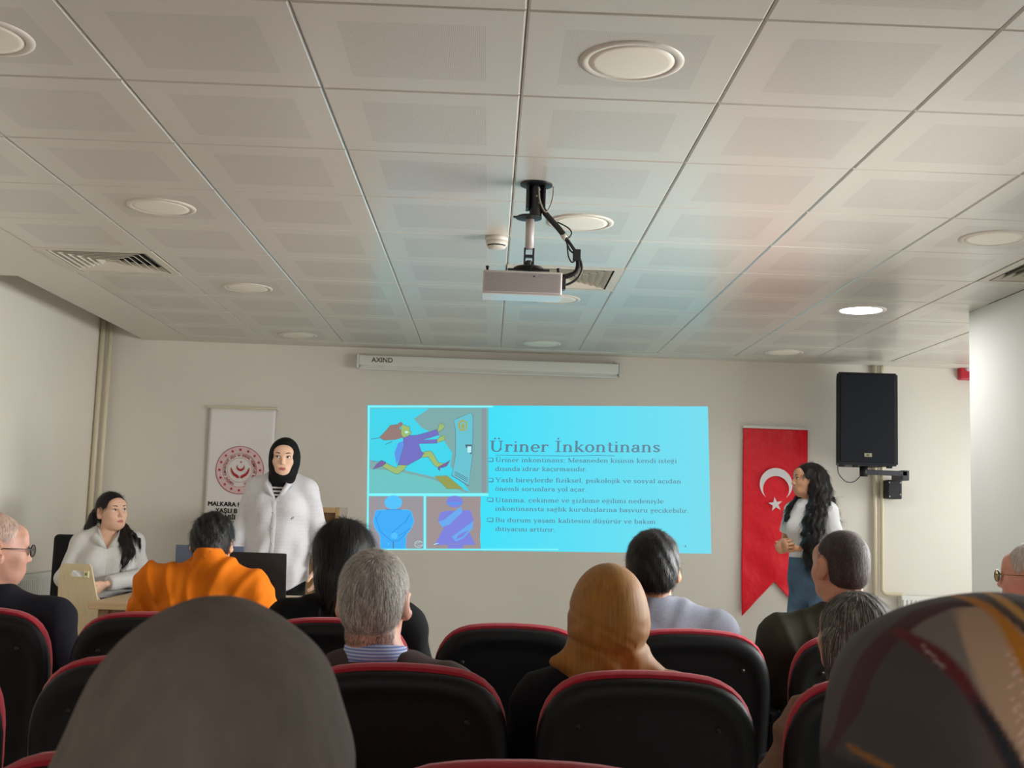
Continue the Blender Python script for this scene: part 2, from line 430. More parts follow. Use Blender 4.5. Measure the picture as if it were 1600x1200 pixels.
b = B().box(P(895, 408, Yc)+Vector((0, -.01, 0)), P(905, 390, Yc)+Vector((.006, .01, 0)), .003); b.build('cable_clip', M_blackp, None, label='black plastic clip on the projector cables at their outermost bend', cat='cable clip')

# ------------------------------------------------------------------ projected slide
def glow(name, rgb, k=1.0, grad=None):
    M = bpy.data.materials.new(name); M.use_nodes = True; nt = M.node_tree
    b = nt.nodes['Principled BSDF']; b.inputs['Base Color'].default_value = (0, 0, 0, 1); b.inputs['Specular IOR Level'].default_value = 0
    b.inputs['Emission Color'].default_value = (*srgb(rgb), 1); b.inputs['Emission Strength'].default_value = k*.83
    if grad:
        geo = nt.nodes.new('ShaderNodeNewGeometry'); sep = nt.nodes.new('ShaderNodeSeparateXYZ'); nt.links.new(geo.outputs['Position'], sep.inputs[0])
        mr = nt.nodes.new('ShaderNodeMapRange'); mr.inputs[1].default_value = grad[1]; mr.inputs[2].default_value = grad[2]; nt.links.new(sep.outputs[0], mr.inputs[0])
        mx = nt.nodes.new('ShaderNodeMix'); mx.data_type = 'RGBA'; mx.inputs[6].default_value = (*srgb(rgb), 1); mx.inputs[7].default_value = (*srgb(grad[0]), 1)
        nt.links.new(mr.outputs[0], mx.inputs[0]); nt.links.new(mx.outputs[2], b.inputs['Emission Color'])
    return M
def wp(x, y): v = P(x, y, YW-.002); return v.x, v.z
def c5(x, y): return wp(560+x/4.8, 620+y/4.8)
def c6(x, y): return wp(750+x/4.3243, 650+y/4.3243)
G_cyan = glow('slide_cyan', (66, 224, 250), 1, ((122, 222, 240), -.1, 1.7))
G_edge = glow('slide_edge', (130, 246, 252))
G = {k: glow('slide_'+k, v) for k, v in dict(teal=(128, 172, 172), cy2=(72, 214, 236), low=(112, 198, 196), hair=(152, 126, 120), skin=(160, 190, 116), dress=(118, 116, 196),
     shoe=(125, 105, 160), mat=(150, 160, 88), door=(108, 196, 210), line=(88, 110, 128), olive=(168, 172, 88), white=(190, 240, 245), grey=(156, 152, 160), blue=(70, 176, 250), blue2=(88, 196, 252), bluel=(52, 140, 220),
     lilac=(128, 134, 222), lil2=(110, 172, 240), text=(86, 132, 150), strip=(140, 152, 160), beige=(160, 148, 148), swoosh=(100, 150, 235)).items()}
slide = B().prism([wp(574, 633), wp(1106, 635), wp(1111.5, 865), wp(575, 858)], YW-.0015, YW-.0005).build('projected_slide', G_cyan)
props(slide, 'bright cyan projected slide with drawings and Turkish text on the front wall', 'projected slide')
class Flat:
    def __init__(s): s.b = B(); s.keys = []; s.z = YW-.002
    def add(s, poly, key, lift=0.0005, f=c5):
        if key not in s.keys: s.keys.append(key)
        s.b.mi = s.keys.index(key); s.z -= lift
        pts = [f(*p) for p in poly]
        vs = [s.b.bm.verts.new((x, s.z, z)) for x, z in pts]
        fc = s.b.bm.faces.new(vs); fc.material_index = s.b.mi
        fc.normal_update()
        if fc.normal.y > 0: fc.normal_flip()
        return s
    def line(s, pts, w, key, lift=.0002, f=c5):
        for (x0, y0), (x1, y1) in zip(pts[:-1], pts[1:]):
            l = math.hypot(x1-x0, y1-y0) or 1; nx, ny = -(y1-y0)/l*w/2, (x1-x0)/l*w/2
            s.add([(x0+nx, y0+ny), (x1+nx, y1+ny), (x1-nx, y1-ny), (x0-nx, y0-ny)], key, lift if (x0, y0) == pts[0] else 0, f)
        return s
    def build(s, name, parent):
        bm = s.b.bm; me = bpy.data.meshes.new(name); bm.to_mesh(me); bm.free()
        return link(name, me, [G[k] for k in s.keys], parent, False)
def ell(cx, cy, rx, ry, n=28, rot=0): return [(cx+rx*math.cos(a)*math.cos(rot)-ry*math.sin(a)*math.sin(rot), cy+rx*math.cos(a)*math.sin(rot)+ry*math.sin(a)*math.cos(rot)) for a in [2*math.pi*i/n for i in range(n)]]
def outline(poly, d):
    cx = sum(p[0] for p in poly)/len(poly); cy = sum(p[1] for p in poly)/len(poly); out = []
    n = len(poly)
    ar = sum(poly[i][0]*poly[(i+1) % n][1]-poly[(i+1) % n][0]*poly[i][1] for i in range(n)); sg = 1 if ar > 0 else -1
    for i in range(n):
        a, b, c = poly[i-1], poly[i], poly[(i+1) % n]
        n1 = Vector((b[1]-a[1], a[0]-b[0])).normalized(); n2 = Vector((c[1]-b[1], b[0]-c[0])).normalized(); q = n1+n2
        if q.length < .3: q = n1
        q = q.normalized(); out.append((b[0]+q.x*d*sg, b[1]+q.y*d*sg))
    return out
G['edge'] = G_edge
fr = Flat()
for a in ([(72, 66), (1010, 66), (1010, 80), (86, 80)], [(72, 66), (88, 80), (80, 1140), (74, 1146), (60, 1140)], [(75, 723), (975, 723), (975, 744), (75, 744)], [(489, 744), (507, 744), (507, 1140), (489, 1140)], [(72, 1139), (1500, 1139), (1500, 1150), (72, 1148)], ):
    fr.add(a, 'edge', .0001)
fr.build('slide_border', slide)
p1 = Flat()
p1.add([(86, 82), (975, 82), (975, 722), (80, 722)], 'teal')
p1.add([(88, 86), (530, 88), (415, 165), (480, 235), (620, 300), (705, 420), (690, 520), (840, 716), (560, 600), (300, 540), (86, 470)], 'cy2')
p1.add([(84, 540), (300, 560), (560, 620), (800, 718), (82, 718)], 'low')
p1.add([(925, 84), (957, 84), (957, 720), (925, 720)], 'strip')
p1.add([(345, 330), (300, 345), (270, 420), (285, 505), (330, 430)], 'swoosh')
def fig(poly, key, o=3): p1.add(outline(poly, o), 'line', .0002); p1.add(poly, key, .0002)
fig([(570, 595), (665, 592), (785, 690), (665, 690)], 'mat', 2)
fig([(715, 175), (845, 120), (858, 150), (855, 440), (828, 665), (700, 590), (730, 440), (730, 250)], 'door')
for k in range(3): p1.line([(722, 560+13*k), (820, 612+13*k)], 4, 'line')
p1.add(ell(782, 215, 34, 42), 'olive'); p1.add(ell(784, 215, 22, 30), 'door'); p1.add([(784, 190), (798, 222), (784, 245), (770, 222)], 'olive')
p1.add([(800, 358), (852, 358), (850, 430), (838, 430), (838, 385), (806, 382)], 'line'); p1.add([(818, 372), (846, 372), (846, 418), (818, 418)], 'white')
p1.line([(700, 590), (828, 668)], 5, 'line'); p1.line([(98, 318), (170, 306)], 4, 'line'); p1.line([(205, 358), (255, 335)], 4, 'line'); p1.line([(105, 485), (175, 485)], 3, 'line')
fig([(180, 510), (205, 498), (285, 535), (310, 508), (368, 508), (345, 545), (300, 578), (270, 574), (185, 525)], 'skin')
fig([(480, 420), (510, 410), (545, 408), (565, 435), (600, 495), (640, 500), (625, 522), (600, 530), (570, 515), (525, 450), (475, 455)], 'skin')
fig([(600, 528), (636, 508), (690, 475), (662, 518), (632, 530), (612, 532), (609, 556), (598, 545)], 'shoe')
fig([(107, 545), (140, 505), (172, 478), (205, 490), (203, 502), (175, 520)], 'shoe')
fig([(590, 325), (612, 300), (662, 290), (640, 305), (655, 318), (620, 335), (588, 342)], 'skin')
fig([(593, 258), (605, 215), (612, 196), (622, 212), (640, 195), (636, 215), (652, 214), (636, 240), (605, 262)], 'skin')
fig([(335, 300), (380, 292), (440, 290), (520, 268), (590, 246), (602, 285), (540, 305), (470, 322), (590, 320), (588, 348), (452, 352), (470, 410), (492, 425), (465, 460), (400, 495), (370, 512), (295, 510), (330, 420), (345, 360)], 'dress')
fig([(322, 215), (345, 212), (370, 225), (385, 222), (383, 250), (398, 268), (385, 285), (360, 300), (335, 305), (322, 275)], 'skin')
p1.add(ell(362, 266, 14, 9, 12), 'white')
fig([(330, 195), (315, 192), (295, 208), (240, 215), (212, 250), (160, 305), (190, 325), (270, 322), (335, 305), (322, 280), (318, 250), (305, 235), (322, 215), (332, 212)], 'hair', 2)
p1.build('running_woman_picture', slide)
p2 = Flat()
p2.add([(78, 746), (488, 746), (488, 1139), (78, 1139)], 'grey')
def fig(poly, key, o=3, out='blue2'): p2.add(outline(poly, o), out, .0002); p2.add(poly, key, .0002)
fig([(150, 850), (370, 850), (395, 862), (415, 935), (395, 985), (355, 1040), (355, 1137), (168, 1137), (165, 1040), (128, 985), (112, 935), (130, 862)], 'blue', 4)
fig(ell(262, 792, 64, 50), 'blue2', 2, 'blue2')
p2.line([(205, 846), (322, 846)], 5, 'bluel'); p2.line([(262, 1085), (262, 1137)], 7, 'line'); p2.line([(385, 880), (355, 935)], 5, 'bluel')
p2.line([(355, 935), (250, 1020), (270, 1062), (395, 985)], 4, 'bluel'); p2.line([(128, 900), (165, 1010), (245, 1080), (300, 1080), (360, 1020)], 4, 'bluel'); p2.line([(168, 860), (130, 925)], 3, 'bluel')
p2.add(ell(270, 1042, 26, 24, 18), 'blue2')
p2.line(ell(452, 1105, 30, 24, 16), 3, 'white'); p2.line([(430, 1100), (470, 1085)], 3, 'white'); p2.line([(445, 1115), (478, 1112)], 3, 'white'); p2.line([(350, 1110), (375, 1090)], 4, 'strip'); p2.add([(220, 1094), (236, 1102), (222, 1112)], 'blue2')
p2.build('man_symbol_picture', slide)
p3 = Flat()
p3.add([(509, 748), (918, 748), (914, 860), (918, 960), (912, 1050), (918, 1139), (509, 1139)], 'beige')
p3.add([(655, 855), (840, 850), (865, 930), (830, 1010), (878, 1110), (785, 1112), (785, 1137), (672, 1137), (672, 1112), (572, 1110), (640, 980), (596, 930), (612, 870)], 'lilac')
p3.add([(770, 820), (780, 865), (680, 960), (628, 976), (600, 935), (640, 925)], 'lil2'); p3.add(ell(722, 786, 62, 44), 'lilac'); p3.add([(665, 790), (780, 790), (775, 808), (670, 812)], 'swoosh')
p3.add([(700, 1050), (840, 950), (862, 930), (858, 985), (790, 1060), (730, 1085)], 'lil2'); p3.add([(745, 1040), (800, 1010), (830, 1000), (780, 1050), (735, 1070)], 'lilac')
p3.line([(565, 1108), (600, 1098)], 5, 'white'); p3.line([(670, 1104), (760, 1108)], 4, 'strip')
p3.build('woman_symbol_picture', slide)

# --- a small serif alphabet drawn with strokes (unit: em; x-height .50, capital .74)
def serif_glyphs():
    T, H = .115, .062          # thick and thin stroke
    XH, CH, AS, DS = .50, .74, .76, -.22
    def st(x, y0, y1, t=T): return [(x-t/2, y0), (x+t/2, y0), (x+t/2, y1), (x-t/2, y1)]
    def sf(x, y, w=.11, dx=0): return [(x-w+dx, y-.026), (x+w+dx, y-.026), (x+w+dx, y+.026), (x-w+dx, y+.026)]
    def sl(x, y, w=.09): return [(x-w, y-.045), (x-w, y-.012), (x, y+.019), (x, y-.03)]
    def arc(cx, cy, rx, ry, a0, a1, t0=H, t1=T, n=18):
        out = []
        for i in range(n):
            q = []
            for k in (i, i+1):
                a = math.radians(a0+(a1-a0)*k/n); t = t0+(t1-t0)*abs(math.cos(a))**1.3
                q.append(((rx+t/2)*math.cos(a)+cx, (ry+t/2)*math.sin(a)+cy)); q.append(((rx-t/2)*math.cos(a)+cx, (ry-t/2)*math.sin(a)+cy))
            out.append([q[0], q[2], q[3], q[1]])
        return out
    def ln(x0, y0, x1, y1, t):
        l = math.hypot(x1-x0, y1-y0); nx, ny = -(y1-y0)/l*t/2, (x1-x0)/l*t/2
        return [(x0+nx, y0+ny), (x1+nx, y1+ny), (x1-nx, y1-ny), (x0-nx, y0-ny)]
    def dot(x, y, r=.052): return [(x+r*math.cos(a*math.pi/5), y+r*math.sin(a*math.pi/5)) for a in range(10)]
    b0, bt = .02, XH-.02
    g = {}
    cy, ry, rx = XH/2, XH/2-.012, .175
    g['o'] = (arc(.26, cy, rx, ry, 0, 360, n=26), .52)
    g['ö'] = (g['o'][0]+[dot(.18, .66), dot(.34, .66)], .52)
    g['c'] = (arc(.26, cy, rx, ry, 40, 320)+[dot(.39, .40)], .47)
    ced = [ln(.26, 0, .26, -.07, .035)]+arc(.25, -.12, .06, .05, -120, 80, .035, .045, 8)
    g['ç'] = (g['c'][0]+ced, .47)
    g['e'] = (arc(.26, cy, rx, ry, 0, 318)+[ln(.09, cy+.01, .44, cy+.01, H)], .50)
    g['a'] = (arc(.21, .14, .13, .125, 60, 330)+[st(.36, .03, .36)]+arc(.235, .355, .125, .125, 0, 160)+[dot(.13, .37, .05), ln(.36, .03, .47, .03, .045), ln(.22, .27, .36, .29, H)], .49)
    g['d'] = (arc(.25, cy, .165, ry, 30, 330)+[st(.42, .0, AS), sl(.42, AS-.02), sf(.46, .019, .06)], .56)
    g['b'] = (arc(.31, cy, .165, ry, -150, 150)+[st(.14, .0, AS), sl(.12, AS-.02)], .55)
    g['p'] = (arc(.31, cy, .165, ry, -150, 150)+[st(.14, DS, XH), sl(.12, XH-.02), sf(.14, DS+.02)], .55)
    g['f'] = ([st(.17, .02, .62), sf(.17, .02), ln(.04, XH-.02, .33, XH-.02, .04)]+arc(.29, .62, .12, .12, 30, 180), .34)
    g['g'] = (arc(.23, .33, .13, .15, 0, 360)+[ln(.33, .46, .46, .48, .045)]+arc(.24, -.10, .17, .10, 0, 360, .035, .05)+[ln(.13, .20, .11, .10, .05), ln(.11, .04, .34, .0, .07)], .49)
    br = arc(.24, .70, .09, .07, 180, 360, .04, .045, 10)
    g['ğ'] = (g['g'][0]+br, .49)
    g['ı'] = ([st(.14, .02, XH), sl(.12, XH-.02), sf(.14, .02)], .28)
    g['i'] = (g['ı'][0]+[dot(.13, .66)], .28)
    g['j'] = ([st(.16, -.10, XH), sl(.14, XH-.02), dot(.15, .66)]+arc(.07, -.10, .09, .10, -110, 0), .28)
    g['l'] = ([st(.14, .02, AS), sl(.12, AS-.02), sf(.14, .02)], .28)
    g['k'] = ([st(.14, .02, AS), sl(.12, AS-.02), sf(.14, .02), ln(.16, .20, .40, .47, H), ln(.24, .27, .45, .02, T), sf(.45, .02, .09), sf(.41, .48, .08)], .54)
    def hump(x, w=.15): return arc(x+w, .30, w, .18, 0, 165)+[st(x+2*w, .02, .31), sf(x+2*w, .02, .10)]
    g['n'] = (g['ı'][0]+hump(.14, .145), .58)
    g['m'] = (g['ı'][0]+hump(.14, .135)+hump(.41, .135), .84)
    g['h'] = (g['l'][0]+hump(.14, .145), .58)
    g['r'] = (g['ı'][0]+arc(.30, .30, .15, .17, 55, 165)+[dot(.37, .42, .05)], .43)
    g['u'] = ([st(.13, .20, XH), sl(.11, XH-.02), st(.43, .02, XH), sl(.41, XH-.02), sf(.48, .02, .05)]+arc(.28, .20, .15, .18, 180, 350), .57)
    g['ü'] = (g['u'][0]+[dot(.2, .66), dot(.36, .66)], .57)
    g['s'] = (arc(.21, .365, .115, .105, 15, 275, .065, .10)+arc(.21, .135, .125, .105, -165, 95, .065, .10)+[ln(.13, .31, .30, .19, .11), ln(.335, .36, .335, .47, .05), ln(.085, .03, .085, .14, .05)], .43)
    g['ş'] = (g['s'][0]+[[(x-.04, y) for x, y in p] for p in ced], .42)
    g['t'] = ([st(.16, .12, .64), ln(.04, XH-.02, .31, XH-.02, .04)]+arc(.25, .12, .09, .10, 180, 320), .35)
    g['v'] = ([ln(.09, XH-.02, .26, .02, T), ln(.43, XH-.02, .27, .02, H), sf(.09, XH-.02, .09), sf(.43, XH-.02, .08)], .51)
    g['y'] = ([ln(.09, XH-.02, .27, .02, T), ln(.44, XH-.02, .20, DS+.03, H), dot(.16, DS+.05, .05), sf(.09, XH-.02, .09), sf(.44, XH-.02, .08)], .52)
    g['z'] = ([ln(.06, XH-.03, .40, XH-.03, .05), ln(.39, XH-.03, .07, .03, T), ln(.06, .025, .42, .025, .05), ln(.075, .36, .075, XH-.01, .035), ln(.405, .02, .405, .14, .035)], .47)
    U = [st(.17, .25, CH-.02), sf(.17, CH-.02, .13), st(.58, .25, CH-.02, H), sf(.58, CH-.02, .11)]+arc(.375, .25, .205, .235, 180, 360)
    g['U'] = (U, .75); g['Ü'] = (U+[dot(.28, .89, .055), dot(.48, .89, .055)], .75)
    g['I'] = ([st(.19, .02, CH-.02, .1), sf(.19, .02, .14), sf(.19, CH-.02, .14)], .38)
    g['İ'] = (g['I'][0]+[dot(.19, .89, .055)], .38)
    g['M'] = ([st(.15, .02, CH-.02, H), st(.77, .02, CH-.02, .1), ln(.16, CH-.03, .45, .03, T), ln(.76, CH-.03, .46, .03, H), sf(.15, .02, .1), sf(.77, .02, .13), sf(.12, CH-.02, .1), sf(.80, CH-.02, .1)], .92)
    g['Y'] = ([ln(.08, CH-.03, .34, .32, .1), ln(.62, CH-.03, .36, .32, H), st(.35, .02, .36, .1), sf(.35, .02, .14), sf(.1, CH-.02, .12), sf(.61, CH-.02, .1)], .69)
    g['B'] = ([st(.17, .02, CH-.02, .1), ln(.05, CH-.02, .38, CH-.02, H), ln(.05, .02, .4, .02, H), ln(.17, .39, .40, .39, H)]+arc(.38, .555, .13, .165, -90, 90)+arc(.40, .205, .155, .185, -90, 90), .65)
    g[';'] = ([dot(.12, .40), dot(.12, .04), ln(.14, .03, .10, -.12, .05)], .26)
    g[','] = ([dot(.12, .04), ln(.14, .03, .10, -.12, .05)], .26)
    g['.'] = ([dot(.12, .04)], .26)
    g['4'] = ([st(.33, .02, .66), ln(.06, .20, .46, .20, .05), ln(.06, .21, .32, .64, .05)], .52)
    g[' '] = ([], .27)
    return g
GL = serif_glyphs()
G_t1 = glow('slide_letter_grey', (92, 128, 148), 1, ((106, 142, 160), -.2, 1.5))
def serif_text(name, s, p0, p1, xh_px, f=c6):
    """text between two baseline ends; xh_px = x-height in crop pixels"""
    a = Vector(f(*p0)); bq = Vector(f(*p1)); ex = (bq-a)
    adv = sum(GL[ch][1] for ch in s); ux = ex/adv
    h = (Vector(f(p0[0], p0[1]-xh_px))-a).length/.5
    bm = bmesh.new(); x = 0
    for ch in s:
        for poly in GL[ch][0]:
            q = [a+ux*(x+u)+Vector((0, h*v)) for u, v in poly]
            fc = bm.faces.new([bm.verts.new((k.x, YW-.0035, k.y)) for k in q]); fc.normal_update()
            if fc.normal.y > 0: fc.normal_flip()
        x += GL[ch][1]
    me = bpy.data.meshes.new(name); bm.to_mesh(me); bm.free()
    return link(name, me, G_t1, slide, False)
serif_text('slide_heading', 'Üriner İnkontinans', (60, 241), (1222, 245), 50)
for s, a, b_ in (('Üriner inkontinans; Mesaneden kişinin kendi isteği', (103, 311), (1330, 318)), ('dışında idrar kaçırmasıdır.', (101, 371), (727, 374)),
                 ('Yaşlı bireylerde fiziksel, psikolojik ve sosyal açıdan', (103, 446), (1360, 456)), ('önemli sorunlara yol açar.', (101, 506), (724, 511)),
                 ('Utanma, çekinme ve gizleme eğilimi nedeniyle', (101, 582), (1241, 591)), ('inkontinansta sağlık kuruluşlarına başvuru gecikebilir.', (101, 640), (1414, 655)),
                 ('Bu durum yaşam kalitesini düşürür ve bakım', (101, 717), (1188, 729)), ('ihtiyacını arttırır.', (101, 777), (509, 783))):
    serif_text('slide_text_line', s, a, b_, 20.5)
serif_text('slide_number', '4', (1374, 888), (1398, 888), 12)
for y in (308, 445, 578, 714):
    q = Flat()
    q.line([(49, y-25), (86, y-24), (86, y-1), (49, y-2), (49, y-26)], 3.5, 'text', f=c6); q.line([(89, y-25), (89, y+2), (58, y+1)], 3, 'text', f=c6)
    q.build('bullet_square', slide)
q = Flat(); q.line([(105, 264), (300, 267), (600, 270), (800, 266), (913, 270)], 3.5, 'text', f=c6); q.build('heading_underline', slide)

# ------------------------------------------------------------------ projection screen casing
t = thing('projection_screen_casing', 'long white casing of a rolled-up projection screen above the slide', 'projection screen', (0, 0, 0))
q = B().box((-1.035, 8.93, 2.325), (.985, 9.02, 2.405), .008, seg=3); smooth_angle(q.build('casing_tube', M_white_enamel, t))
q = B().box((-1.03, 8.945, 2.296), (.98, 8.975, 2.309), .004).box((-1.02, 8.955, 2.308), (.97, 8.962, 2.326)); q.build('bottom_rail', M_white_enamel, t)
for x0, x1 in ((-1.052, -1.034), (.984, 1.002)):
    q = B().box((x0, 8.925, 2.305), (x1, 9.03, 2.412), .006); q.build('end_cap', mat('end_cap_white', (205, 206, 200), rough=.5), t)
for x in (-1.02, .965): B().box((x-.012, 9.0, 2.405), (x+.012, YW-.001, 2.43), .002).build('wall_bracket', M_vent, t)
q = B().ring([(-.09, 8.96, 2.296), (-.085, 8.96, 2.283), (-.045, 8.96, 2.283), (-.04, 8.96, 2.296)], .004, 8); q.build('pull_handle', M_white_enamel, t)
text_mesh('maker_mark', 'AXIND', .052, Matrix.Translation((-.935, 8.929, 2.352)) @ FACE_CAM, mat('mark_print', (96, 70, 66)), t, offset=.001)

# ------------------------------------------------------------------ banner with emblem
t = thing('wall_banner', 'tall white banner with a round red emblem hanging behind the standing woman', 'banner', (0, 0, 0))
M_ban = mat('banner_fabric', (236, 230, 227), rough=.75, noise=.02, nscale=4)
nb = bmesh.new(); W = 22; Hn = 40; vv = [[None]*(W+1) for _ in range(Hn+1)]
for j in range(Hn+1):
    z = 1.963-1.45*j/Hn
    for i in range(W+1):
        x = -2.176+.508*i/W
        vv[j][i] = nb.verts.new((x, 9.024+.0022*math.sin(x*14+z*2)+.0015*math.sin(z*6), z))
for j in range(Hn):
    for i in range(W): nb.faces.new((vv[j][i], vv[j+1][i], vv[j+1][i+1], vv[j][i+1]))
me = bpy.data.meshes.new('banner_cloth'); nb.to_mesh(me); nb.free()
o = link('banner_cloth', me, M_ban, t); sm = o.modifiers.new('thickness', 'SOLIDIFY'); sm.thickness = .002; sm.offset = 1
q = B().box((-2.19, 9.012, 1.96), (-1.655, 9.036, 1.976), .004); q.build('banner_rail', M_cream, t)
for x in (-2.19, -1.655): B().lathe([(.012, -.008), (.012, .008)], c=(x, 9.024, 1.968), n=14, axis='x').build('rail_cap', M_white_enamel, t, True)
q = B().box((-2.19, 9.012, .505), (-1.655, 9.036, .52), .004); q.build('banner_bottom_rail', M_cream, t)
M_red_print = mat('red_print', (178, 34, 44), rough=.7); M_red_soft = mat('pale_red_print', (190, 110, 112), rough=.7); M_pink = mat('pink_print', (226, 196, 196), rough=.7); M_ink = mat('black_print', (30, 26, 26), rough=.7)
EC = P(374.5, 734.5, 9.015); ex_, ez_ = EC.x, EC.z
def ringmesh(name, r0, r1, M, y, n=72):
    q = B()
    for i in range(n):
        a, c = 2*math.pi*i/n, 2*math.pi*(i+1)/n
        q.quad((ex_+r0*math.cos(a), y, ez_+r0*math.sin(a)), (ex_+r1*math.cos(a), y, ez_+r1*math.sin(a)), (ex_+r1*math.cos(c), y, ez_+r1*math.sin(c)), (ex_+r0*math.cos(c), y, ez_+r0*math.sin(c)))
    return q.build(name, M, t)
def star_pts(cx, cz, r, rot=R90, k=.4): return [(cx+(r if i % 2 == 0 else r*k)*math.cos(rot+i*math.pi/5), cz+(r if i % 2 == 0 else r*k)*math.sin(rot+i*math.pi/5)) for i in range(10)]
YB = 9.0165
ringmesh('emblem_band', .130, .181, M_pink, YB); ringmesh('emblem_ring', .180, .1845, M_red_print, YB-.0006)
ringmesh('emblem_ring', .1290, .1320, M_red_soft, YB-.0006); ringmesh('emblem_ring', .0925, .0950, M_red_soft, YB-.0006)
for i in range(16):
    a = R90+.02+2*math.pi*i/16; q = B().prism(star_pts(ex_+.156*math.cos(a), ez_+.156*math.sin(a), .0155, a), YB-.001, YB-.0005); q.build('emblem_star', M_red_print, t)
B().prism(star_pts(ex_+.008, ez_+.062, .011), YB-.001, YB-.0005).build('emblem_small_star', M_red_print, t)
def crescent(cx, cz, R, r, off, a0=0, n=36):
    """outer circle R, inner circle r moved by off in direction a0"""
    d = off; x = (d*d-r*r+R*R)/(2*d); y = math.sqrt(max(R*R-x*x, 0)); A = math.atan2(y, x); Bq = math.atan2(y, x-d)
    out = [(R*math.cos(a), R*math.sin(a)) for a in np.linspace(A, 2*math.pi-A, n)]
    inn = [(d+r*math.cos(a), r*math.sin(a)) for a in np.linspace(2*math.pi-Bq, Bq, n)]
    rot = lambda p: (cx+p[0]*math.cos(a0)-p[1]*math.sin(a0), cz+p[0]*math.sin(a0)+p[1]*math.cos(a0))
    return [rot(p) for p in out], [rot(p) for p in inn]
def crescent_mesh(name, args, y, M, parent):
    o_, i_ = crescent(*args); q = B(); i_ = i_[::-1]
    for k in range(len(o_)-1): q.quad((o_[k][0], y, o_[k][1]), (o_[k+1][0], y, o_[k+1][1]), (i_[k+1][0], y, i_[k+1][1]), (i_[k][0], y, i_[k][1]))
    return q.build(name, M, parent)
crescent_mesh('emblem_crescent', (ex_+.006, ez_+.022, .030, .0235, .010, R90), YB-.0008, M_red_print, t)
for s in (-1, 1):
    hand = [(.006, -.062), (.006, -.048), (.020, -.036), (.040, -.026), (.052, -.012), (.062, .004), (.068, .018), (.073, .020), (.071, .000), (.064, -.022), (.050, -.042), (.032, -.052), (.022, -.062)]
    B().prism([(ex_+.003+s*u, ez_+v) for u, v in hand], YB-.001, YB-.0005).build('emblem_hand', M_red_print, t)
ring_txt = 'TÜRKİYE CUMHURİYETİ AİLE VE SOSYAL HİZMETLER BAKANLIĞI'
for i, ch in enumerate(ring_txt):
    if ch == ' ': continue
    a = math.radians(-112)-math.radians(316)*i/(len(ring_txt)-1)
    mt = Matrix.Translation((ex_+.106*math.cos(a), YB-.0008, ez_+.106*math.sin(a))) @ FACE_CAM @ Matrix.Rotation(a-R90, 4, 'Z')
    text_mesh('emblem_letter', ch, .0235, mt, M_red_print, t, align='CENTER', offset=.0006, extrude=.0002)
for s, y0 in (('MALKARA HUZUREVİ', 791.5), ('YAŞLI BAKIM VE', 801.8), ('REHABİLİTASYON', 811.6), ('MERKEZİ MÜDÜRLÜĞÜ', 821.6)):
    pz = P(371.5, y0, 9.015)
    o = text_mesh('banner_text', s, .0475, Matrix.Translation((pz.x, 9.018, pz.z)) @ FACE_CAM, M_ink, t, align='CENTER', extrude=.0003)
    bm_ = bmesh.new(); bm_.from_mesh(o.data)
    for dx, dz in ((.0016, 0), (-.0016, 0), (0, .0012), (0, -.0012)):
        q_ = bmesh.ops.duplicate(bm_, geom=bm_.faces[:len(o.data.polygons)]); bmesh.ops.translate(bm_, verts=[v for v in q_['geom'] if isinstance(v, bmesh.types.BMVert)], vec=(dx, 0, dz)); bm_.faces.ensure_lookup_table()
    bm_.to_mesh(o.data); bm_.free()

# ------------------------------------------------------------------ hanging flag
t = thing('hanging_flag', 'long red Turkish flag with crescent and star and a notched bottom', 'flag', (0, 0, 0))
M_flag = mat('red_satin', (226, 8, 34), rough=.42, spec=.4, bump=.6, bscale=9, bdist=.02)
nb = bmesh.new(); W = 48; Hn = 110; vv = []
FX0, FX1, FZ1 = 1.980, 2.488, 1.948
rf = random.Random(5); wr = [(rf.uniform(4, 16), rf.uniform(8, 30), rf.uniform(0, 6)) for _ in range(9)]
for j in range(Hn+1):
    row = []
    for i in range(W+1):
        s = i/W; x = FX0+(FX1-FX0)*s
        zb = .495+(.765-.495)*(1-abs(s-.5)*2)     # swallow-tail bottom edge
        z = FZ1-(FZ1-zb)*j/Hn
        amt = max(0, (1.45-z))/1.0
        w = sum(math.sin(a*x*1.7+b_*z+c) for a, b_, c in wr)/9
        row.append(nb.verts.new((x+.006*amt*math.sin(z*5), 9.026-.014*amt*w-.004*math.sin(x*22+z*3)*(.3+amt), z)))
    vv.append(row)
for j in range(Hn):
    for i in range(W): nb.faces.new((vv[j][i], vv[j+1][i], vv[j+1][i+1], vv[j][i+1]))
me = bpy.data.meshes.new('flag_cloth'); nb.to_mesh(me); nb.free()
o = link('flag_cloth', me, M_flag, t); sm = o.modifiers.new('thickness', 'SOLIDIFY'); sm.thickness = .0015
q = B().box((FX0-.005, 9.008, 1.946), (FX1+.008, 9.040, 1.968), .004); q.build('flag_rail', M_white_enamel, t)
M_flag_white = mat('flag_white', (226, 222, 222), rough=.6)
cc = P(1213, 757, 9.0)
crescent_mesh('crescent', (cc.x, cc.z, .128, .102, .036, math.radians(-90)), 9.006, M_flag_white, t)
sc_ = P(1212, 788, 9.0)
B().prism(star_pts(sc_.x, sc_.z, .058, R90+.15, .39), 9.005, 9.007).build('star', M_flag_white, t)

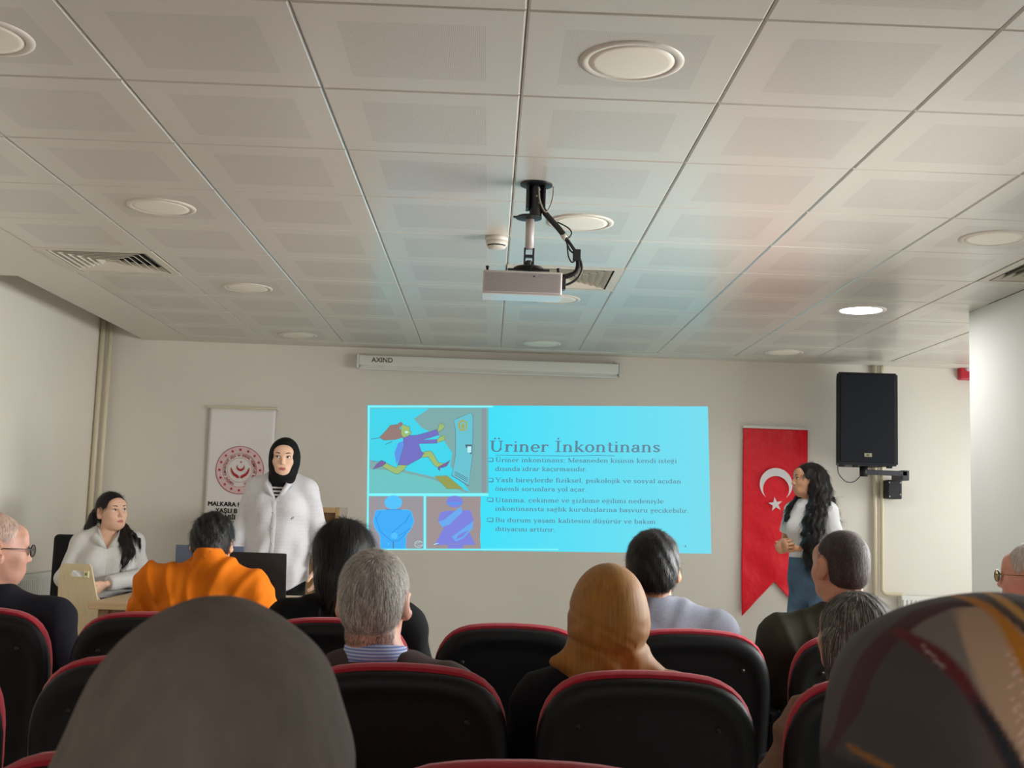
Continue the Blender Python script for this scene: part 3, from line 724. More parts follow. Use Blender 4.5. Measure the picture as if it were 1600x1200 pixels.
# ------------------------------------------------------------------ loudspeaker
t = thing('loudspeaker', 'large black loudspeaker mounted high on the front wall above the long-haired woman', 'loudspeaker', (2.797, 8.68, 2.005), math.radians(-2))
def spk(u, v, d): k = 1-.42*max(0, d+.14)/.36; return Vector((u*k, d, v))
M_spk = mat('speaker_shell', (13, 16, 25), rough=.55, bump=.3, bscale=400)
M_grl = mat('speaker_grille', (12, 17, 28), rough=.6, spec=.25, bump=.6, bscale=900)
b = B().prism([(-.228, -.345), (.228, -.345), (.228, .345), (-.228, .345)], -.17, .19, fn=spk)
bmesh.ops.bevel(b.bm, geom=list(b.bm.edges), offset=.012, segments=3, affect='EDGES'); smooth_angle(b.build('cabinet', M_spk, t), 40)
B().box((-.205, -.182, -.325), (.198, -.168, .33), .006).build('front_grille', M_grl, t)
B().box((-.03, -.186, -.283), (.025, -.180, -.255), .002).build('badge', mat('badge_silver', (170, 165, 140), rough=.35, metal=.6), t)
text_mesh('badge_print', 'dB', .018, Matrix.Translation((-.014, -.1872, -.276)) @ FACE_CAM, M_blackp, t)
for x in (-.18, -.08, .17): B().box((x-.018, -.15, -.360), (x+.018, -.11, -.343), .004).build('foot', M_blackp, t)
t = thing('speaker_bracket', 'dark grey wall bracket arm under the loudspeaker', 'bracket', (0, 0, 0))
q = B().ring([(2.815, 8.68, 1.665), (2.815, 8.68, 1.585)], .030, 16); q.build('pole_socket', M_blackp, t, True)
q = B().box((2.83, 8.66, 1.598), (3.14, 8.70, 1.635), .004).box((3.10, 8.66, 1.565), (3.155, 8.90, 1.640), .006); q.build('arm', mat('bracket_grey', (62, 64, 70), rough=.5), t)
q = B().box((3.075, 8.90, 1.43), (3.185, YW-.001, 1.575), .008); q.build('wall_plate', M_blackp, t)
for dx, dz in ((3.088, 1.448), (3.086, 1.555), (3.172, 1.465), (3.172, 1.555)): B().lathe([(.006, -.003), (.006, .002)], c=(dx, 8.899, dz), n=10, axis='y').build('bolt', mat('bolt_steel', (170, 170, 170), rough=.3, metal=.8), t)
cable('speaker_cable', [(2.625, 8.7, 1.66), (2.64, 8.72, 1.60), (2.70, 8.74, 1.545), (2.76, 8.74, 1.545), (2.80, 8.72, 1.585)], .004, mat('speaker_wire', (90, 84, 80), rough=.5), label='thin grey cable sagging below the loudspeaker', cat='cable')

# ------------------------------------------------------------------ pipes and radiators
def pipe(x, y, z0, z1, r, lab, extra=None):
    pts = [(x, y, z1), (x, y, z0)]
    b = B().ring(pts, r, 16)
    return b.build('heating_pipe', M_cream, None, True, label=lab, cat='pipe', group='cream heating pipes')
pipe(-3.030, 8.985, 0.3, 2.925, .020, 'cream vertical heating pipe in the left corner, left one of the pair')
pipe(-2.972, 8.985, 0.3, 2.925, .018, 'cream vertical heating pipe in the left corner, right one of the pair')
pipe(3.013, 9.02, 0.55, 2.475, .017, 'cream vertical pipe below the loudspeaker, left one of the pair')
cable('heating_pipe', [(3.070, 9.02, 2.475), (3.070, 9.02, 1.5), (3.070, 9.02, .80), (3.070, 9.02, .735), (3.09, 9.015, .706), (3.13, 9.01, .70), (3.22, 8.99, .70)], .016, M_cream, 14, label='cream vertical pipe below the loudspeaker that bends right into a radiator', cat='pipe', group='cream heating pipes')
def radiator(name_label, loc, rz, w, h):
    t = thing('radiator', name_label, 'radiator', loc, rz)
    q = B(); n = int(w/.033)
    q.box((-w/2, -.008, 0), (w/2, .008, h), .004)
    for i in range(n):
        x = -w/2+.016+(w-.03)*i/(n-1); q.box((x-.011, -.02, .02), (x+.011, -.006, h-.03), .005)
    q.build('front_panel', M_white_enamel, t)
    q = B().box((-w/2, .0, h-.02), (w/2, .07, h), .004)
    for i in range(int(w/.05)): q.box((-w/2+.02+.05*i, .008, h-.002), (-w/2+.05+.05*i, .064, h+.0015))
    q.build('top_grille', mat('radiator_top', (210, 210, 204), rough=.4), t)
    for sx in (-1, 1): B().box((sx*w/2-.003, -.004, 0), (sx*w/2+.003, .07, h), .002).build('side_panel', M_white_enamel, t)
    B().box((-w/2+.01, .05, .0), (w/2-.01, .065, h-.02), .003).build('rear_panel', M_white_enamel, t)
radiator('white panel radiator on the left wall behind the old man with glasses', (-2.985, 7.75, .12), math.radians(90), 1.2, .60)
radiator('white panel radiator on the front wall, its top just showing above the patterned headscarf', (3.75, 8.965, .12), 0, 1.1, .575)
# fire alarm
t = thing('fire_alarm', 'small red fire alarm sounder high on the front wall beside the right wall edge', 'fire alarm', (3.735, 9.0, 2.445))
B().box((-.055, -.02, -.06), (.055, .048, .085), .01).build('alarm_case', mat('alarm_red', (190, 30, 48), rough=.4), t)
B().lathe([(.025, -.03), (.027, -.018), (.001, -.034)][::1], c=(0.005, 0, .03), n=20, axis='y').build('alarm_light', mat('alarm_lens', (200, 170, 175), rough=.2), t, True)

# ------------------------------------------------------------------ lectern, table, laptops, side chairs
def wood(name, rgb, s=(1, 1, 1), n=.10):
    return mat(name, rgb, rough=.45, noise=n, nscale=9, stretch=s, detail=6)
M_beech = wood('light_beech', (184, 150, 108), (12, 12, 1))
M_ply = wood('pale_plywood', (214, 196, 160), (14, 14, .8), .05)
M_oak = wood('table_laminate', (188, 160, 122), (.8, 12, 12))
M_oakd = wood('table_edge', (140, 112, 80), (.8, 12, 12))
t = thing('lectern', 'light wooden lectern with a framed back standing behind the woman in the black headscarf', 'lectern', (-1.27, 8.38, 0))
q = B().box((-.26, -.02, 0), (.215, .0, 1.185), .002); q.build('back_panel', M_beech, t)
for x0, x1 in ((-.27, -.24), (.215, .247)): B().box((x0, -.24, 0), (x1, .22, 1.225), .003).build('side_panel', M_beech, t)
B().box((-.24, -.24, 1.185), (.215, .0, 1.222), .003).build('top_rail', M_beech, t)
B().box((-.24, -.20, .0), (.215, .2, .06), .003).build('plinth', M_beech, t)
B().box((-.24, .0, .98), (.215, .22, 1.0), .002).build('shelf', M_beech, t)

t = thing('wooden_table', 'light wooden table with laptops in front of the standing woman', 'table', (-1.20, 5.86, 0))
B().box((-.62, -.40, .720), (.62, .40, .752), .003).build('tabletop', M_oak, t)
for sx in (-1, 1):
    for sy in (-1, 1): B().box((sx*.56-.025, sy*.34-.025, 0), (sx*.56+.025, sy*.34+.025, .72), .003).build('leg', M_oakd, t)
B().box((-.55, -.352, .64), (.55, -.335, .72), .002).build('apron', M_oakd, t); B().box((-.55, .335, .64), (.55, .352, .72), .002).build('apron', M_oakd, t)
def laptop(lab, loc, rz, M, w=.34, d=.235, ang=20):
    t = thing('laptop', lab, 'laptop', loc, rz)
    smooth_angle(B().box((-w/2, -.0, 0), (w/2, d, .016), .004).build('keyboard_base', M, t))
    mt = Matrix.Translation((0, .004, .012)) @ Matrix.Rotation(math.radians(ang), 4, 'X')
    smooth_angle(B().box((-w/2, -.006, 0), (w/2, .002, d), .005, mtx=mt).build('screen_lid', M, t))
    B().box((-w/2+.008, .0022, .01), (w/2-.008, .003, d-.008), mtx=mt).build('screen', mat('laptop_screen', (20, 20, 24), rough=.15), t)
laptop('open black laptop on the table seen from behind its lid', (-1.125, 5.62, .753), math.radians(-4), mat('laptop_black', (20, 19, 20), rough=.5), .37, .235, 8)
laptop('blue grey laptop lid half hidden by the person in orange', (-1.37, 5.88, .753), math.radians(6), mat('laptop_bluegrey', (98, 106, 128), rough=.35, metal=.3), .33, .255, 12)
cable('charger_cable', [(-1.15, 5.52, .757), (-1.0, 5.53, .757), (-.93, 5.58, .757), (-.85, 5.68, .757), (-.78, 5.80, .757)], .0035, M_white_cable, label='white charger cable lying on the table beside the black laptop', cat='cable')
cable('charger_cable', [(-1.0, 5.475, .757), (-.90, 5.60, .757), (-.84, 5.76, .757), (-.80, 5.85, .757)], .0035, M_white_cable, label='white charger cable running along the right edge of the table', cat='cable')
t = thing('plastic_box', 'small clear plastic box on the table edge by the standing woman', 'box', (-.815, 5.95, .753))
M_clear = mat('clear_plastic', (206, 202, 190), rough=.15); B().box((-.045, -.03, 0), (.045, .03, .032), .004).build('box_body', M_clear, t); B().box((-.047, -.032, .032), (.047, .032, .038), .002).build('box_lid', M_clear, t)

# plywood chair with a slot handle
t = thing('plywood_chair', 'pale plywood chair with a slot handle and small label, empty, beside the seated woman', 'chair', (-2.172, 6.32, 0), math.radians(-8))
t.scale = (.97, .97, 1.015)
def slotted(name, parent):
    q = B(); ov = .125; oh = .15
    T_ = [(-.100, .866), (.075, .866)]; Bm = [(-.115, .47), (.145, .47)]
    outer = [(-.115, .47), (-.122, .60), (-.118, .74), (-.108, .84), (-.098, .864), (.060, .864), (.072, .85), (.105, .70), (.130, .58), (.15, .47)]
    hole = [(-.045, .800), (-.05, .812), (-.045, .826), (-.035, .83), (.012, .83), (.022, .826), (.027, .812), (.022, .800), (.012, .796), (-.035, .796)]
    bm = q.bm
    def lay(y):
        a = [bm.verts.new((u, y+.10*(.866-v)*0-.0+(.866-v)*.12, v)) for u, v in outer]; b = [bm.verts.new((u, y+(.866-v)*.12, v)) for u, v in hole]
        ea = [bm.edges.new((a[i], a[(i+1) % len(a)])) for i in range(len(a))]; eb = [bm.edges.new((b[i], b[(i+1) % len(b)])) for i in range(len(b))]
        bmesh.ops.triangle_fill(bm, edges=ea+eb, use_beauty=True)
        return a, b
    a0, b0 = lay(0); a1, b1 = lay(.014)
    for L0, L1 in ((a0, a1), (b0, b1)):
        for i in range(len(L0)): bm.faces.new((L0[i], L0[(i+1) % len(L0)], L1[(i+1) % len(L1)], L1[i]))
    return q.build(name, M_ply, parent)
slotted('backrest', t)
B().box((.035, -.004, .795), (.062, .0065, .83), .001).build('paper_label', mat('label_yellow', (222, 216, 170), rough=.7), t)
B().box((.0425, -.005, .806), (.0545, -.0035, .820), .0005).build('label_print', mat('label_print_green', (120, 130, 84), rough=.7), t)
B().box((-.19, .05, .43), (.19, .44, .445), .006).build('seat', M_ply, t)
for sx in (-.17, .17):
    for sy in (.07, .41): B().ring([(sx, sy, .43), (sx*1.1, sy, 0)], .011, 10).build('leg', M_black, t, True)
# black office chair behind the seated woman
t = thing('black_chair', 'black upholstered chair that the woman with the ponytail sits on', 'chair', (-2.42, 7.22, 0), math.radians(14))
M_bf = mat('black_fabric', (12, 12, 14), rough=.85, bump=.3, bscale=500)
smooth_angle(B().box((-.235, .20, .50), (.235, .26, 1.0), .03, seg=4).build('backrest', M_bf, t), 50)
smooth_angle(B().box((-.24, -.26, .42), (.24, .24, .485), .025, seg=3).build('seat', M_bf, t), 50)
for sx in (-.2, .2):
    for sy in (-.22, .2): B().ring([(sx, sy, .43), (sx*1.12, sy*1.12, 0)], .012, 10).build('leg', M_black, t, True)
    B().ring([(sx, .23, .46), (sx, .23, .6)], .012, 10).build('back_post', M_black, t, True)

# ------------------------------------------------------------------ auditorium seats
M_red = mat('red_upholstery', (168, 14, 40), rough=.8, sheen=.2, bump=.4, bscale=700, noise=.06, nscale=30)
M_shell = mat('seat_shell_black', (7, 9, 13), rough=.5, spec=.28, bump=.15, bscale=600)
HALF = [(0, .892), (.06, .8905), (.10, .8875), (.14, .882), (.168, .873), (.192, .860), (.212, .842), (.228, .818), (.239, .79), (.245, .76), (.2475, .73), (.247, .66), (.242, .56), (.234, .46), (.222, .38), (.20, .345), (.15, .335), (.07, .332), (0, .332)]
def seat_outline(inset, drop=0):
    pts = HALF+[(-x, z) for x, z in HALF[-2:0:-1]]
    cx, cz = 0, .61; out = []
    for x, z in pts:
        sx = (.2475-inset)/.2475; sz = (.28-inset)/.28
        out.append((x*sx, cz+(z-cz)*sz-drop))
    return out
LEAN = math.radians(5)
def layered(name, layers, M, parent):
    """layers: (y, inset, drop)"""
    q = B(); rows = []
    for y, ins, dr in layers:
        row = []
        for x, z in seat_outline(ins, dr):
            yy = y-(z-.40)*math.tan(LEAN); row.append(q.bm.verts.new((x, yy, z)))
        rows.append(row)
    n = len(rows[0])
    for a, b in zip(rows[:-1], rows[1:]):
        for i in range(n): q.bm.faces.new((a[i], a[(i+1) % n], b[(i+1) % n], b[i]))
    q.bm.faces.new(rows[0]); q.bm.faces.new(rows[-1])
    return smooth_angle(q.build(name, M, parent), 50)
def make_seat():
    t = thing('auditorium_seat', '', 'auditorium seat')
    layered('back_shell', [(.030, .006, .017), (.010, .003, .017), (-.004, .005, .017), (-.013, .012, .017), (-.018, .024, .018), (-.020, .040, .019), (-.0165, .046, .020), (-.0165, .07, .020)], M_shell, t)
    layered('back_cushion', [(.012, .016, .004), (.012, .0095, .003), (.022, .006, 0), (.040, .006, 0), (.055, .012, 0), (.066, .030, 0), (.072, .06, 0)], M_red, t)
    for sx in (-.152, .152):
        z = .768; y = -.0185-(z-.40)*math.tan(LEAN)
        B().lathe([(.0065, -.003), (.0065, .003), (.001, -.0035)][:2], c=(sx, y+.001, z), n=14, axis='y').build('screw_cap', M_blackp, t, True)
    smooth_angle(B().box((-.225, .09, .40), (.225, .52, .475), .03, seg=4).build('seat_cushion', M_red, t), 50)
    smooth_angle(B().box((-.215, .08, .375), (.215, .50, .402), .01).build('seat_pan', M_shell, t), 50)
    smooth_angle(B().box((-.298, .02, .60), (-.252, .34, .635), .012, seg=3).build('armrest', M_shell, t), 50)
    B().box((-.290, .06, .0), (-.260, .26, .605), .006).build('side_stand', M_shell, t)
    B().box((-.300, .0, .0), (-.250, .34, .02), .004).build('foot_plate', M_black, t)
    return t
seat0 = make_seat(); first_seat = [True]
def place_seat(x, y, lab):
    s = seat0 if first_seat[0] else copy_tree(seat0); first_seat[0] = False
    s.location = (x, y+.043, 0); s['label'] = lab; s['group'] = 'black and red auditorium seats'
    return s
RY = {'E': 1.60, 'C': 2.58, 'D': 3.60, 'G': .58}
for r, x, lab in (
    ('D', -1.555, 'red rimmed black seat of the old man with glasses, farthest left in the front row'),
    ('D', -1.007, 'front row seat just right of the old man with glasses, empty, below the orange shirt'),
    ('D', -.457, 'front row seat of the woman in the black blazer, behind the grey-haired head'),
    ('D', .092, 'empty front row seat left of the mustard headscarf, below the slide'),
    ('D', .642, 'front row seat of the man in the grey suit jacket'),
    ('D', 1.19, 'front row seat of the man with cropped hair and olive jacket'),
    ('D', 1.74, 'front row seat of the white-haired man at the right edge'),
    ('C', -1.28, 'second row seat at the left edge showing only its red rim and corner'),
    ('C', -.73, 'second row seat left of the large grey headscarf, empty'),
    ('C', -.18, 'second row seat of the man with grey hair and striped collar'),
    ('C', .366, 'second row seat of the mustard headscarf, seen whole with both screw caps'),
    ('C', .913, 'second row seat with a tan sleeve beside it, partly behind the patterned headscarf'),
    ('E', -.457, 'nearest row seat whose red corner shows left of the large grey headscarf'),
    ('E', .07, 'nearest row seat whose red top just shows at the bottom centre'),
    ('G', -.18, 'seat of the woman with the large grey headscarf'),
    ('G', .366, 'seat of the woman with the patterned headscarf')):
    place_seat(x, RY[r], lab)

# ------------------------------------------------------------------ signed-distance modelling of people
def nrm(v): v = np.asarray(v, float); return v/np.linalg.norm(v)
def rc(a, b, ra, rb):
    a, b = np.array(a, float), np.array(b, float); m = max(ra, rb)
    def f(p):
        ab = b-a; t = np.clip(((p-a)@ab)/max(ab@ab, 1e-9), 0, 1)
        return np.linalg.norm(p-a-t[:, None]*ab, axis=1)-(ra+t*(rb-ra))
    return f, np.minimum(a, b)-m, np.maximum(a, b)+m
def tor(a, b, ra, rb, flat=.65, n=(0, 1, 0)):
    """round cone flattened along direction n"""
    a, b, n = np.array(a, float), np.array(b, float), nrm(n); m = max(ra, rb)
    def f(p):
        ab = b-a; t = np.clip(((p-a)@ab)/max(ab@ab, 1e-9), 0, 1)
        q = p-a-t[:, None]*ab; c = q@n; q = q+np.outer(c*(1/flat-1), n)
        r = ra+t*(rb-ra); l = np.linalg.norm(q, axis=1)
        return (l-r)*(flat+(1-flat)*np.clip(1-np.abs(c/flat)/np.maximum(l, 1e-6), 0, 1))
    return f, np.minimum(a, b)-m, np.maximum(a, b)+m
def el(c, r, rot=None):
    c, r = np.array(c, float), np.array(r, float); R = np.array(Euler([math.radians(x) for x in rot]).to_matrix()) if rot is not None else None
    def f(p):
        q = p-c
        if R is not None: q = q@R
        k0 = np.linalg.norm(q/r, axis=1); k1 = np.linalg.norm(q/(r*r), axis=1)
        return k0*(k0-1)/np.maximum(k1, 1e-9)
    m = r.max() if rot is not None else r
    return f, c-m, c+m
def smin(a, b, k):
    if k <= 0: return np.minimum(a, b)
    h = np.maximum(k-np.abs(a-b), 0)/k
    return np.minimum(a, b)-h*h*k*.25
def smax(a, b, k): return -smin(-a, -b, k)
def xform(prim, T):
    """prim given in a local frame T (4x4, uniform scale) -> prim in the outer frame"""
    f, lo, hi = prim; A = np.array(T); s = np.linalg.norm(A[:3, 0]); I = np.linalg.inv(A)
    g = lambda p: f(p@I[:3, :3].T+I[:3, 3])*s
    cs = np.array([[(lo, hi)[i][0], (lo, hi)[j][1], (lo, hi)[k][2]] for i in (0, 1) for j in (0, 1) for k in (0, 1)])@A[:3, :3].T+A[:3, 3]
    return g, cs.min(0), cs.max(0)
def group(prims, ks):
    """several prims united smoothly into one; ks: number or list; 'cut' prims are ('-', prim)"""
    def f(p):
        d = None
        for i, q in enumerate(prims):
            k = ks[i] if isinstance(ks, (list, tuple)) else ks
            if q[0] == '-': d = smax(d, -q[1][0](p), k)
            else: d = q[0](p) if d is None else smin(d, q[0](p), k)
        return d
    ps = [q for q in prims if q[0] != '-']
    return f, np.min([q[1] for q in ps], 0), np.max([q[2] for q in ps], 0)
class Field:
    def __init__(s, lo, hi, h):
        s.lo = np.array(lo, float); s.h = h
        s.n = np.ceil((np.array(hi, float)-s.lo)/h).astype(int)+1
        s.F = np.full(s.n, .5, np.float32)
    def _sub(s, prim, k):
        f, lo, hi = prim; m = k+3*s.h
        i0 = np.clip(np.floor((lo-m-s.lo)/s.h).astype(int), 0, s.n); i1 = np.clip(np.ceil((hi+m-s.lo)/s.h).astype(int)+1, 0, s.n)
        if (i1 <= i0).any(): return None, None
        g = np.stack(np.meshgrid(*[s.lo[a]+s.h*np.arange(i0[a], i1[a]) for a in range(3)], indexing='ij'), -1).reshape(-1, 3)
        return tuple(slice(i0[a], i1[a]) for a in range(3)), g
    def add(s, prim, k=.02):
        sl, g = s._sub(prim, k)
        if sl is None: return s
        d = prim[0](g).astype(np.float32).reshape(s.F[sl].shape); s.F[sl] = smin(s.F[sl], d, k); return s
    def cut(s, prim, k=.005):
        sl, g = s._sub(prim, k)
        if sl is None: return s
        d = prim[0](g).astype(np.float32).reshape(s.F[sl].shape); s.F[sl] = smax(s.F[sl], -d, k); return s
    def grid(s):
        return np.meshgrid(*[(s.lo[a]+s.h*np.arange(s.n[a])).astype(np.float32) for a in range(3)], indexing='ij')
    def keep(s, fn, k=.004):
        """intersect with fn(x, y, z) < 0"""
        X, Y, Z = s.grid(); s.F = smax(s.F, fn(X, Y, Z).astype(np.float32), k); return s
    def disp(s, fn):
        X, Y, Z = s.grid(); s.F = s.F+fn(X, Y, Z).astype(np.float32); return s
    def mesh(s, name):
        F = s.F.copy()
        for a in range(3):
            for e in (0, -1):
                sl = [slice(None)]*3; sl[a] = e; F[tuple(sl)] = np.maximum(F[tuple(sl)], 1e-4)
        ins = F < 0; n = np.array(F.shape)
        acc = np.zeros((*(n-1), 3), np.float32); cnt = np.zeros(n-1, np.float32)
        c = [slice(0, -1), slice(1, None)]
        for ax in range(3):
            o1, o2 = [a for a in range(3) if a != ax]
            s0 = [slice(None)]*3; s1 = [slice(None)]*3; s0[ax] = slice(0, -1); s1[ax] = slice(1, None)
            f0, f1 = F[tuple(s0)], F[tuple(s1)]; cr = (f0 < 0) != (f1 < 0)
            t = np.where(cr, f0/np.where(f0 == f1, 1, f0-f1), 0)
            for u in (0, 1):
                for v in (0, 1):
                    sl = [slice(None)]*3; sl[o1] = c[u]; sl[o2] = c[v]
                    m = cr[tuple(sl)]; tt = t[tuple(sl)]
                    cnt += m; acc[..., ax] += np.where(m, tt, 0); acc[..., o1] += m*u; acc[..., o2] += m*v
        act = cnt > 0; idx = -np.ones(n-1, np.int64); idx[act] = np.arange(act.sum())
        I = np.argwhere(act); V = (I+acc[act]/cnt[act][:, None])*s.h+s.lo
        Q = []
        for ax in range(3):
            o1, o2 = [a for a in range(3) if a != ax]
            s0 = [slice(1, -1)]*3; s1 = [slice(1, -1)]*3; s0[ax] = slice(0, -1); s1[ax] = slice(1, None)
            a, b = ins[tuple(s0)], ins[tuple(s1)]
            for m, fl in ((a & ~b, ax == 1), (~a & b, ax != 1)):
                e = np.argwhere(m); off = np.ones(3, int); off[ax] = 0; e = e+off
                def g(d1, d2):
                    q = e.copy(); q[:, o1] -= d1; q[:, o2] -= d2; return idx[q[:, 0], q[:, 1], q[:, 2]]
                q = np.stack([g(1, 1), g(0, 1), g(0, 0), g(1, 0)], 1)
                Q.append(q[:, ::-1] if fl else q)
        Q = np.concatenate(Q); Q = Q[(Q >= 0).all(1)]
        me = bpy.data.meshes.new(name)
        me.vertices.add(len(V)); me.vertices.foreach_set('co', V.astype(np.float32).ravel())
        me.loops.add(len(Q)*4); me.loops.foreach_set('vertex_index', Q.ravel().astype(np.int32))
        me.polygons.add(len(Q)); me.polygons.foreach_set('loop_start', np.arange(0, len(Q)*4, 4, dtype=np.int32))
        me.update(calc_edges=True); me.validate()
        return me
    def build(s, name, mats, parent, paint=None):
        me = s.mesh(name)
        o = link(name, me, mats, parent, True)
        if paint:
            co = np.zeros(len(me.polygons)*3); me.polygons.foreach_get('center', co); me.polygons.foreach_set('material_index', paint(co.reshape(-1, 3)).astype(np.int32))
        return o

# ---- head in its own frame: face towards +y, up +z, origin at the middle of the head
def head_prim(ears=True, nose=1.0):
    P_ = [el((0, -.018, .034), (.074, .096, .084)), el((0, .022, -.028), (.060, .070, .078)), el((0, .060, -.088), (.026, .024, .022)), el((.030, .03, -.068), (.026, .045, .028)), el((-.030, .03, -.068), (.026, .045, .028)),
         el((.036, .062, -.018), (.024, .022, .022)), el((-.036, .062, -.018), (.024, .022, .022)), el((0, .070, .045), (.052, .022, .035)),
         el((0, .078, -.055), (.030, .018, .026)), ('-', el((.031, .100, .014), (.019, .019, .013))), ('-', el((-.031, .100, .014), (.019, .019, .013))),
         rc((-.040, .081, .028), (-.014, .090, .026), .006, .006), rc((.040, .081, .028), (.014, .090, .026), .006, .006),
         rc((0, .088, .020), (0, .106*nose+.003, -.020), .0065, .0095), el((.009, .098, -.024), (.0075, .009, .0065)), el((-.009, .098, -.024), (.0075, .009, .0065)),
         rc((-.016, .093, -.0525), (.016, .093, -.0525), .0055, .0055), el((0, .097, -.051), (.012, .0065, .0048)), rc((-.013, .091, -.0625), (.013, .091, -.0625), .0066, .0066), el((0, .0895, -.044), (.007, .006, .008))]
    K = [0, .05, .03, .03, .03, .03, .03, .03, .025, .012, .012, .012, .012, .012, .006, .006, .008, .006, .004, .01]
    if ears:
        for s in (-1, 1):
            P_ += [el((s*.083, -.014, -.004), (.0085, .021, .034), (0, 0, s*-32)), el((s*.076, -.004, -.026), (.009, .012, .014)), ('-', el((s*.092, -.006, .002), (.007, .011, .019), (0, 0, s*-32)))]
            K += [.008, .010, .006]
    return group(P_, K)
def head_T(c, yaw=0, pitch=0, roll=0, s=1.0):
    """yaw to the person's left positive; pitch up positive"""
    return Matrix.Translation(c) @ Matrix.Rotation(math.radians(yaw), 4, 'Z') @ Matrix.Rotation(math.radians(pitch), 4, 'X') @ Matrix.Rotation(math.radians(roll), 4, 'Y') @ Matrix.Scale(s, 4)
def hand_prim(side=1, curl=25, spread=1.0, thumb=30, thin=1.0):
    """wrist at the origin, fingers along -z, palm faces -x*side (inwards), thumb towards +y"""
    P_ = [tor((0, 0, -.005), (0, .002, -.078), .026, .039, .42, (1, 0, 0)), el((-.008*side, .022, -.045), (.015, .020, .030))]
    K = [0, .012]
    for i, (y, L, r) in enumerate(((.031, .070, .0085), (.0105, .078, .0088), (-.0105, .072, .0083), (-.030, .057, .0074))):
        p = np.array([0, y, -.082+abs(i-1.3)*.004]); a = math.radians(curl*.5+i*4*(curl > 5)); fan = (1.5-i)*.05*spread
        for sgi, (fr, rr) in enumerate(((.42, 1), (.32, .93), (.26, .82))):
            d = np.array([-side*math.sin(a), fan, -math.cos(a)]); q = p+d*L*fr
            P_.append(rc(p, q, r*rr*thin, r*rr*.93*thin)); K.append(.006 if sgi == 0 else .001); p = q; a += math.radians(curl)
    a = math.radians(thumb); p0 = np.array([-.010*side, .026, -.022]); p1 = p0+np.array([-.012*side, math.sin(a)*.042, -math.cos(a)*.040]); p2 = p1+np.array([-.010*side, math.sin(a*.6)*.028, -math.cos(a*.6)*.028])
    P_ += [rc(p0, p1, .0125, .0105), rc(p1, p2, .0103, .0082)]; K += [.012, .002]
    return group(P_, K)
def hand_T(wrist, fingers, thumb_dir):
    """frame with -z along the fingers and +y towards the thumb"""
    z = -Vector(fingers).normalized(); y = Vector(thumb_dir); y = (y-z*y.dot(z)).normalized(); x = y.cross(z)
    m = Matrix((x, y, z)).transposed().to_4x4(); m.translation = Vector(wrist); return m

# ---- skin, cloth and hair materials
def skin(name, rgb):
    M = mat(name, rgb, rough=.5, spec=.35, noise=.06, nscale=30, bump=.12, bscale=350)
    b = M.node_tree.nodes['Principled BSDF']; b.inputs['Subsurface Weight'].default_value = .12; b.inputs['Subsurface Radius'].default_value = (.012, .005, .003); b.inputs['Subsurface Scale'].default_value = .5
    return M
def cloth_mat(name, rgb, weave=900, **k):
    a = dict(rough=.85, spec=.2, noise=.05, nscale=25, bump=.35, bscale=weave, bdist=.0006); a.update(k)
    return mat(name, rgb, **a)
S_light = skin('skin_light', (222, 178, 152)); S_fair = skin('skin_fair', (232, 190, 164)); S_tan = skin('skin_tan', (204, 152, 118)); S_ruddy = skin('skin_ruddy', (204, 154, 134)); S_dark = skin('skin_darker', (190, 138, 112))
M_lips = mat('lips', (182, 104, 100), rough=.4); M_eye = mat('eye_white', (226, 218, 212), rough=.15); M_iris = mat('iris_dark', (38, 24, 18), rough=.1); M_brow = mat('eyebrow', (46, 32, 26), rough=.9); M_lid = mat('eyelid_line', (60, 38, 34), rough=.8)
def face_paint(T, cloth=None):
    I = np.linalg.inv(np.array(T))
    def f(c):
        q = c@I[:3, :3].T+I[:3, 3]
        lip = (((q[:, 2]+.0565)/.0095)**2+(q[:, 0]/.021)**2 < 1) & (q[:, 1] > .082)
        return np.where(lip, 1, 0)
    return f
def add_face(parent, T, gaze=0, brow=M_brow):
    for s in (-1, 1):
        e = Vector((s*.0305, .0785, .0135))
        b = B(); bmesh.ops.create_uvsphere(b.bm, u_segments=20, v_segments=14, radius=.0122); bmesh.ops.translate(b.bm, verts=b.bm.verts, vec=e)
        o = b.build('eyeball', M_eye, parent, True); o.data.transform(T)
        g = e+Vector((gaze*.0045, .0118-abs(gaze)*.0008, 0)); b = B()
        bmesh.ops.create_uvsphere(b.bm, u_segments=14, v_segments=8, radius=.0056)
        for v in b.bm.verts: v.co.y *= .35
        bmesh.ops.translate(b.bm, verts=b.bm.verts, vec=g); i_ = b.build('iris', M_iris, o, True); i_.data.transform(T)
        pts = [(s*(.0305-.0145*u), .0885-.0035*abs(u)**2+(.0035 if u*1 < 0 else .0035)*0, .0205-.0055*u*u) for u in np.linspace(-1, 1, 9)]
        b = B().ring(pts, [.0008, .0016, .0021, .0024, .0024, .0024, .0021, .0016, .0008], 6); l = b.build('upper_lid', M_lid, parent, True); l.data.transform(T)
        pts = [(s*(.014+.032*u), .0955-.010*u*u, .0325+.0055*math.sin(u*2.4)) for u in np.linspace(0, 1, 9)]
        b = B().ring(pts, [.0018, .0028, .003, .003, .0028, .0026, .0022, .0016, .0008], 6); l = b.build('eyebrow', brow, parent, True); l.data.transform(T)
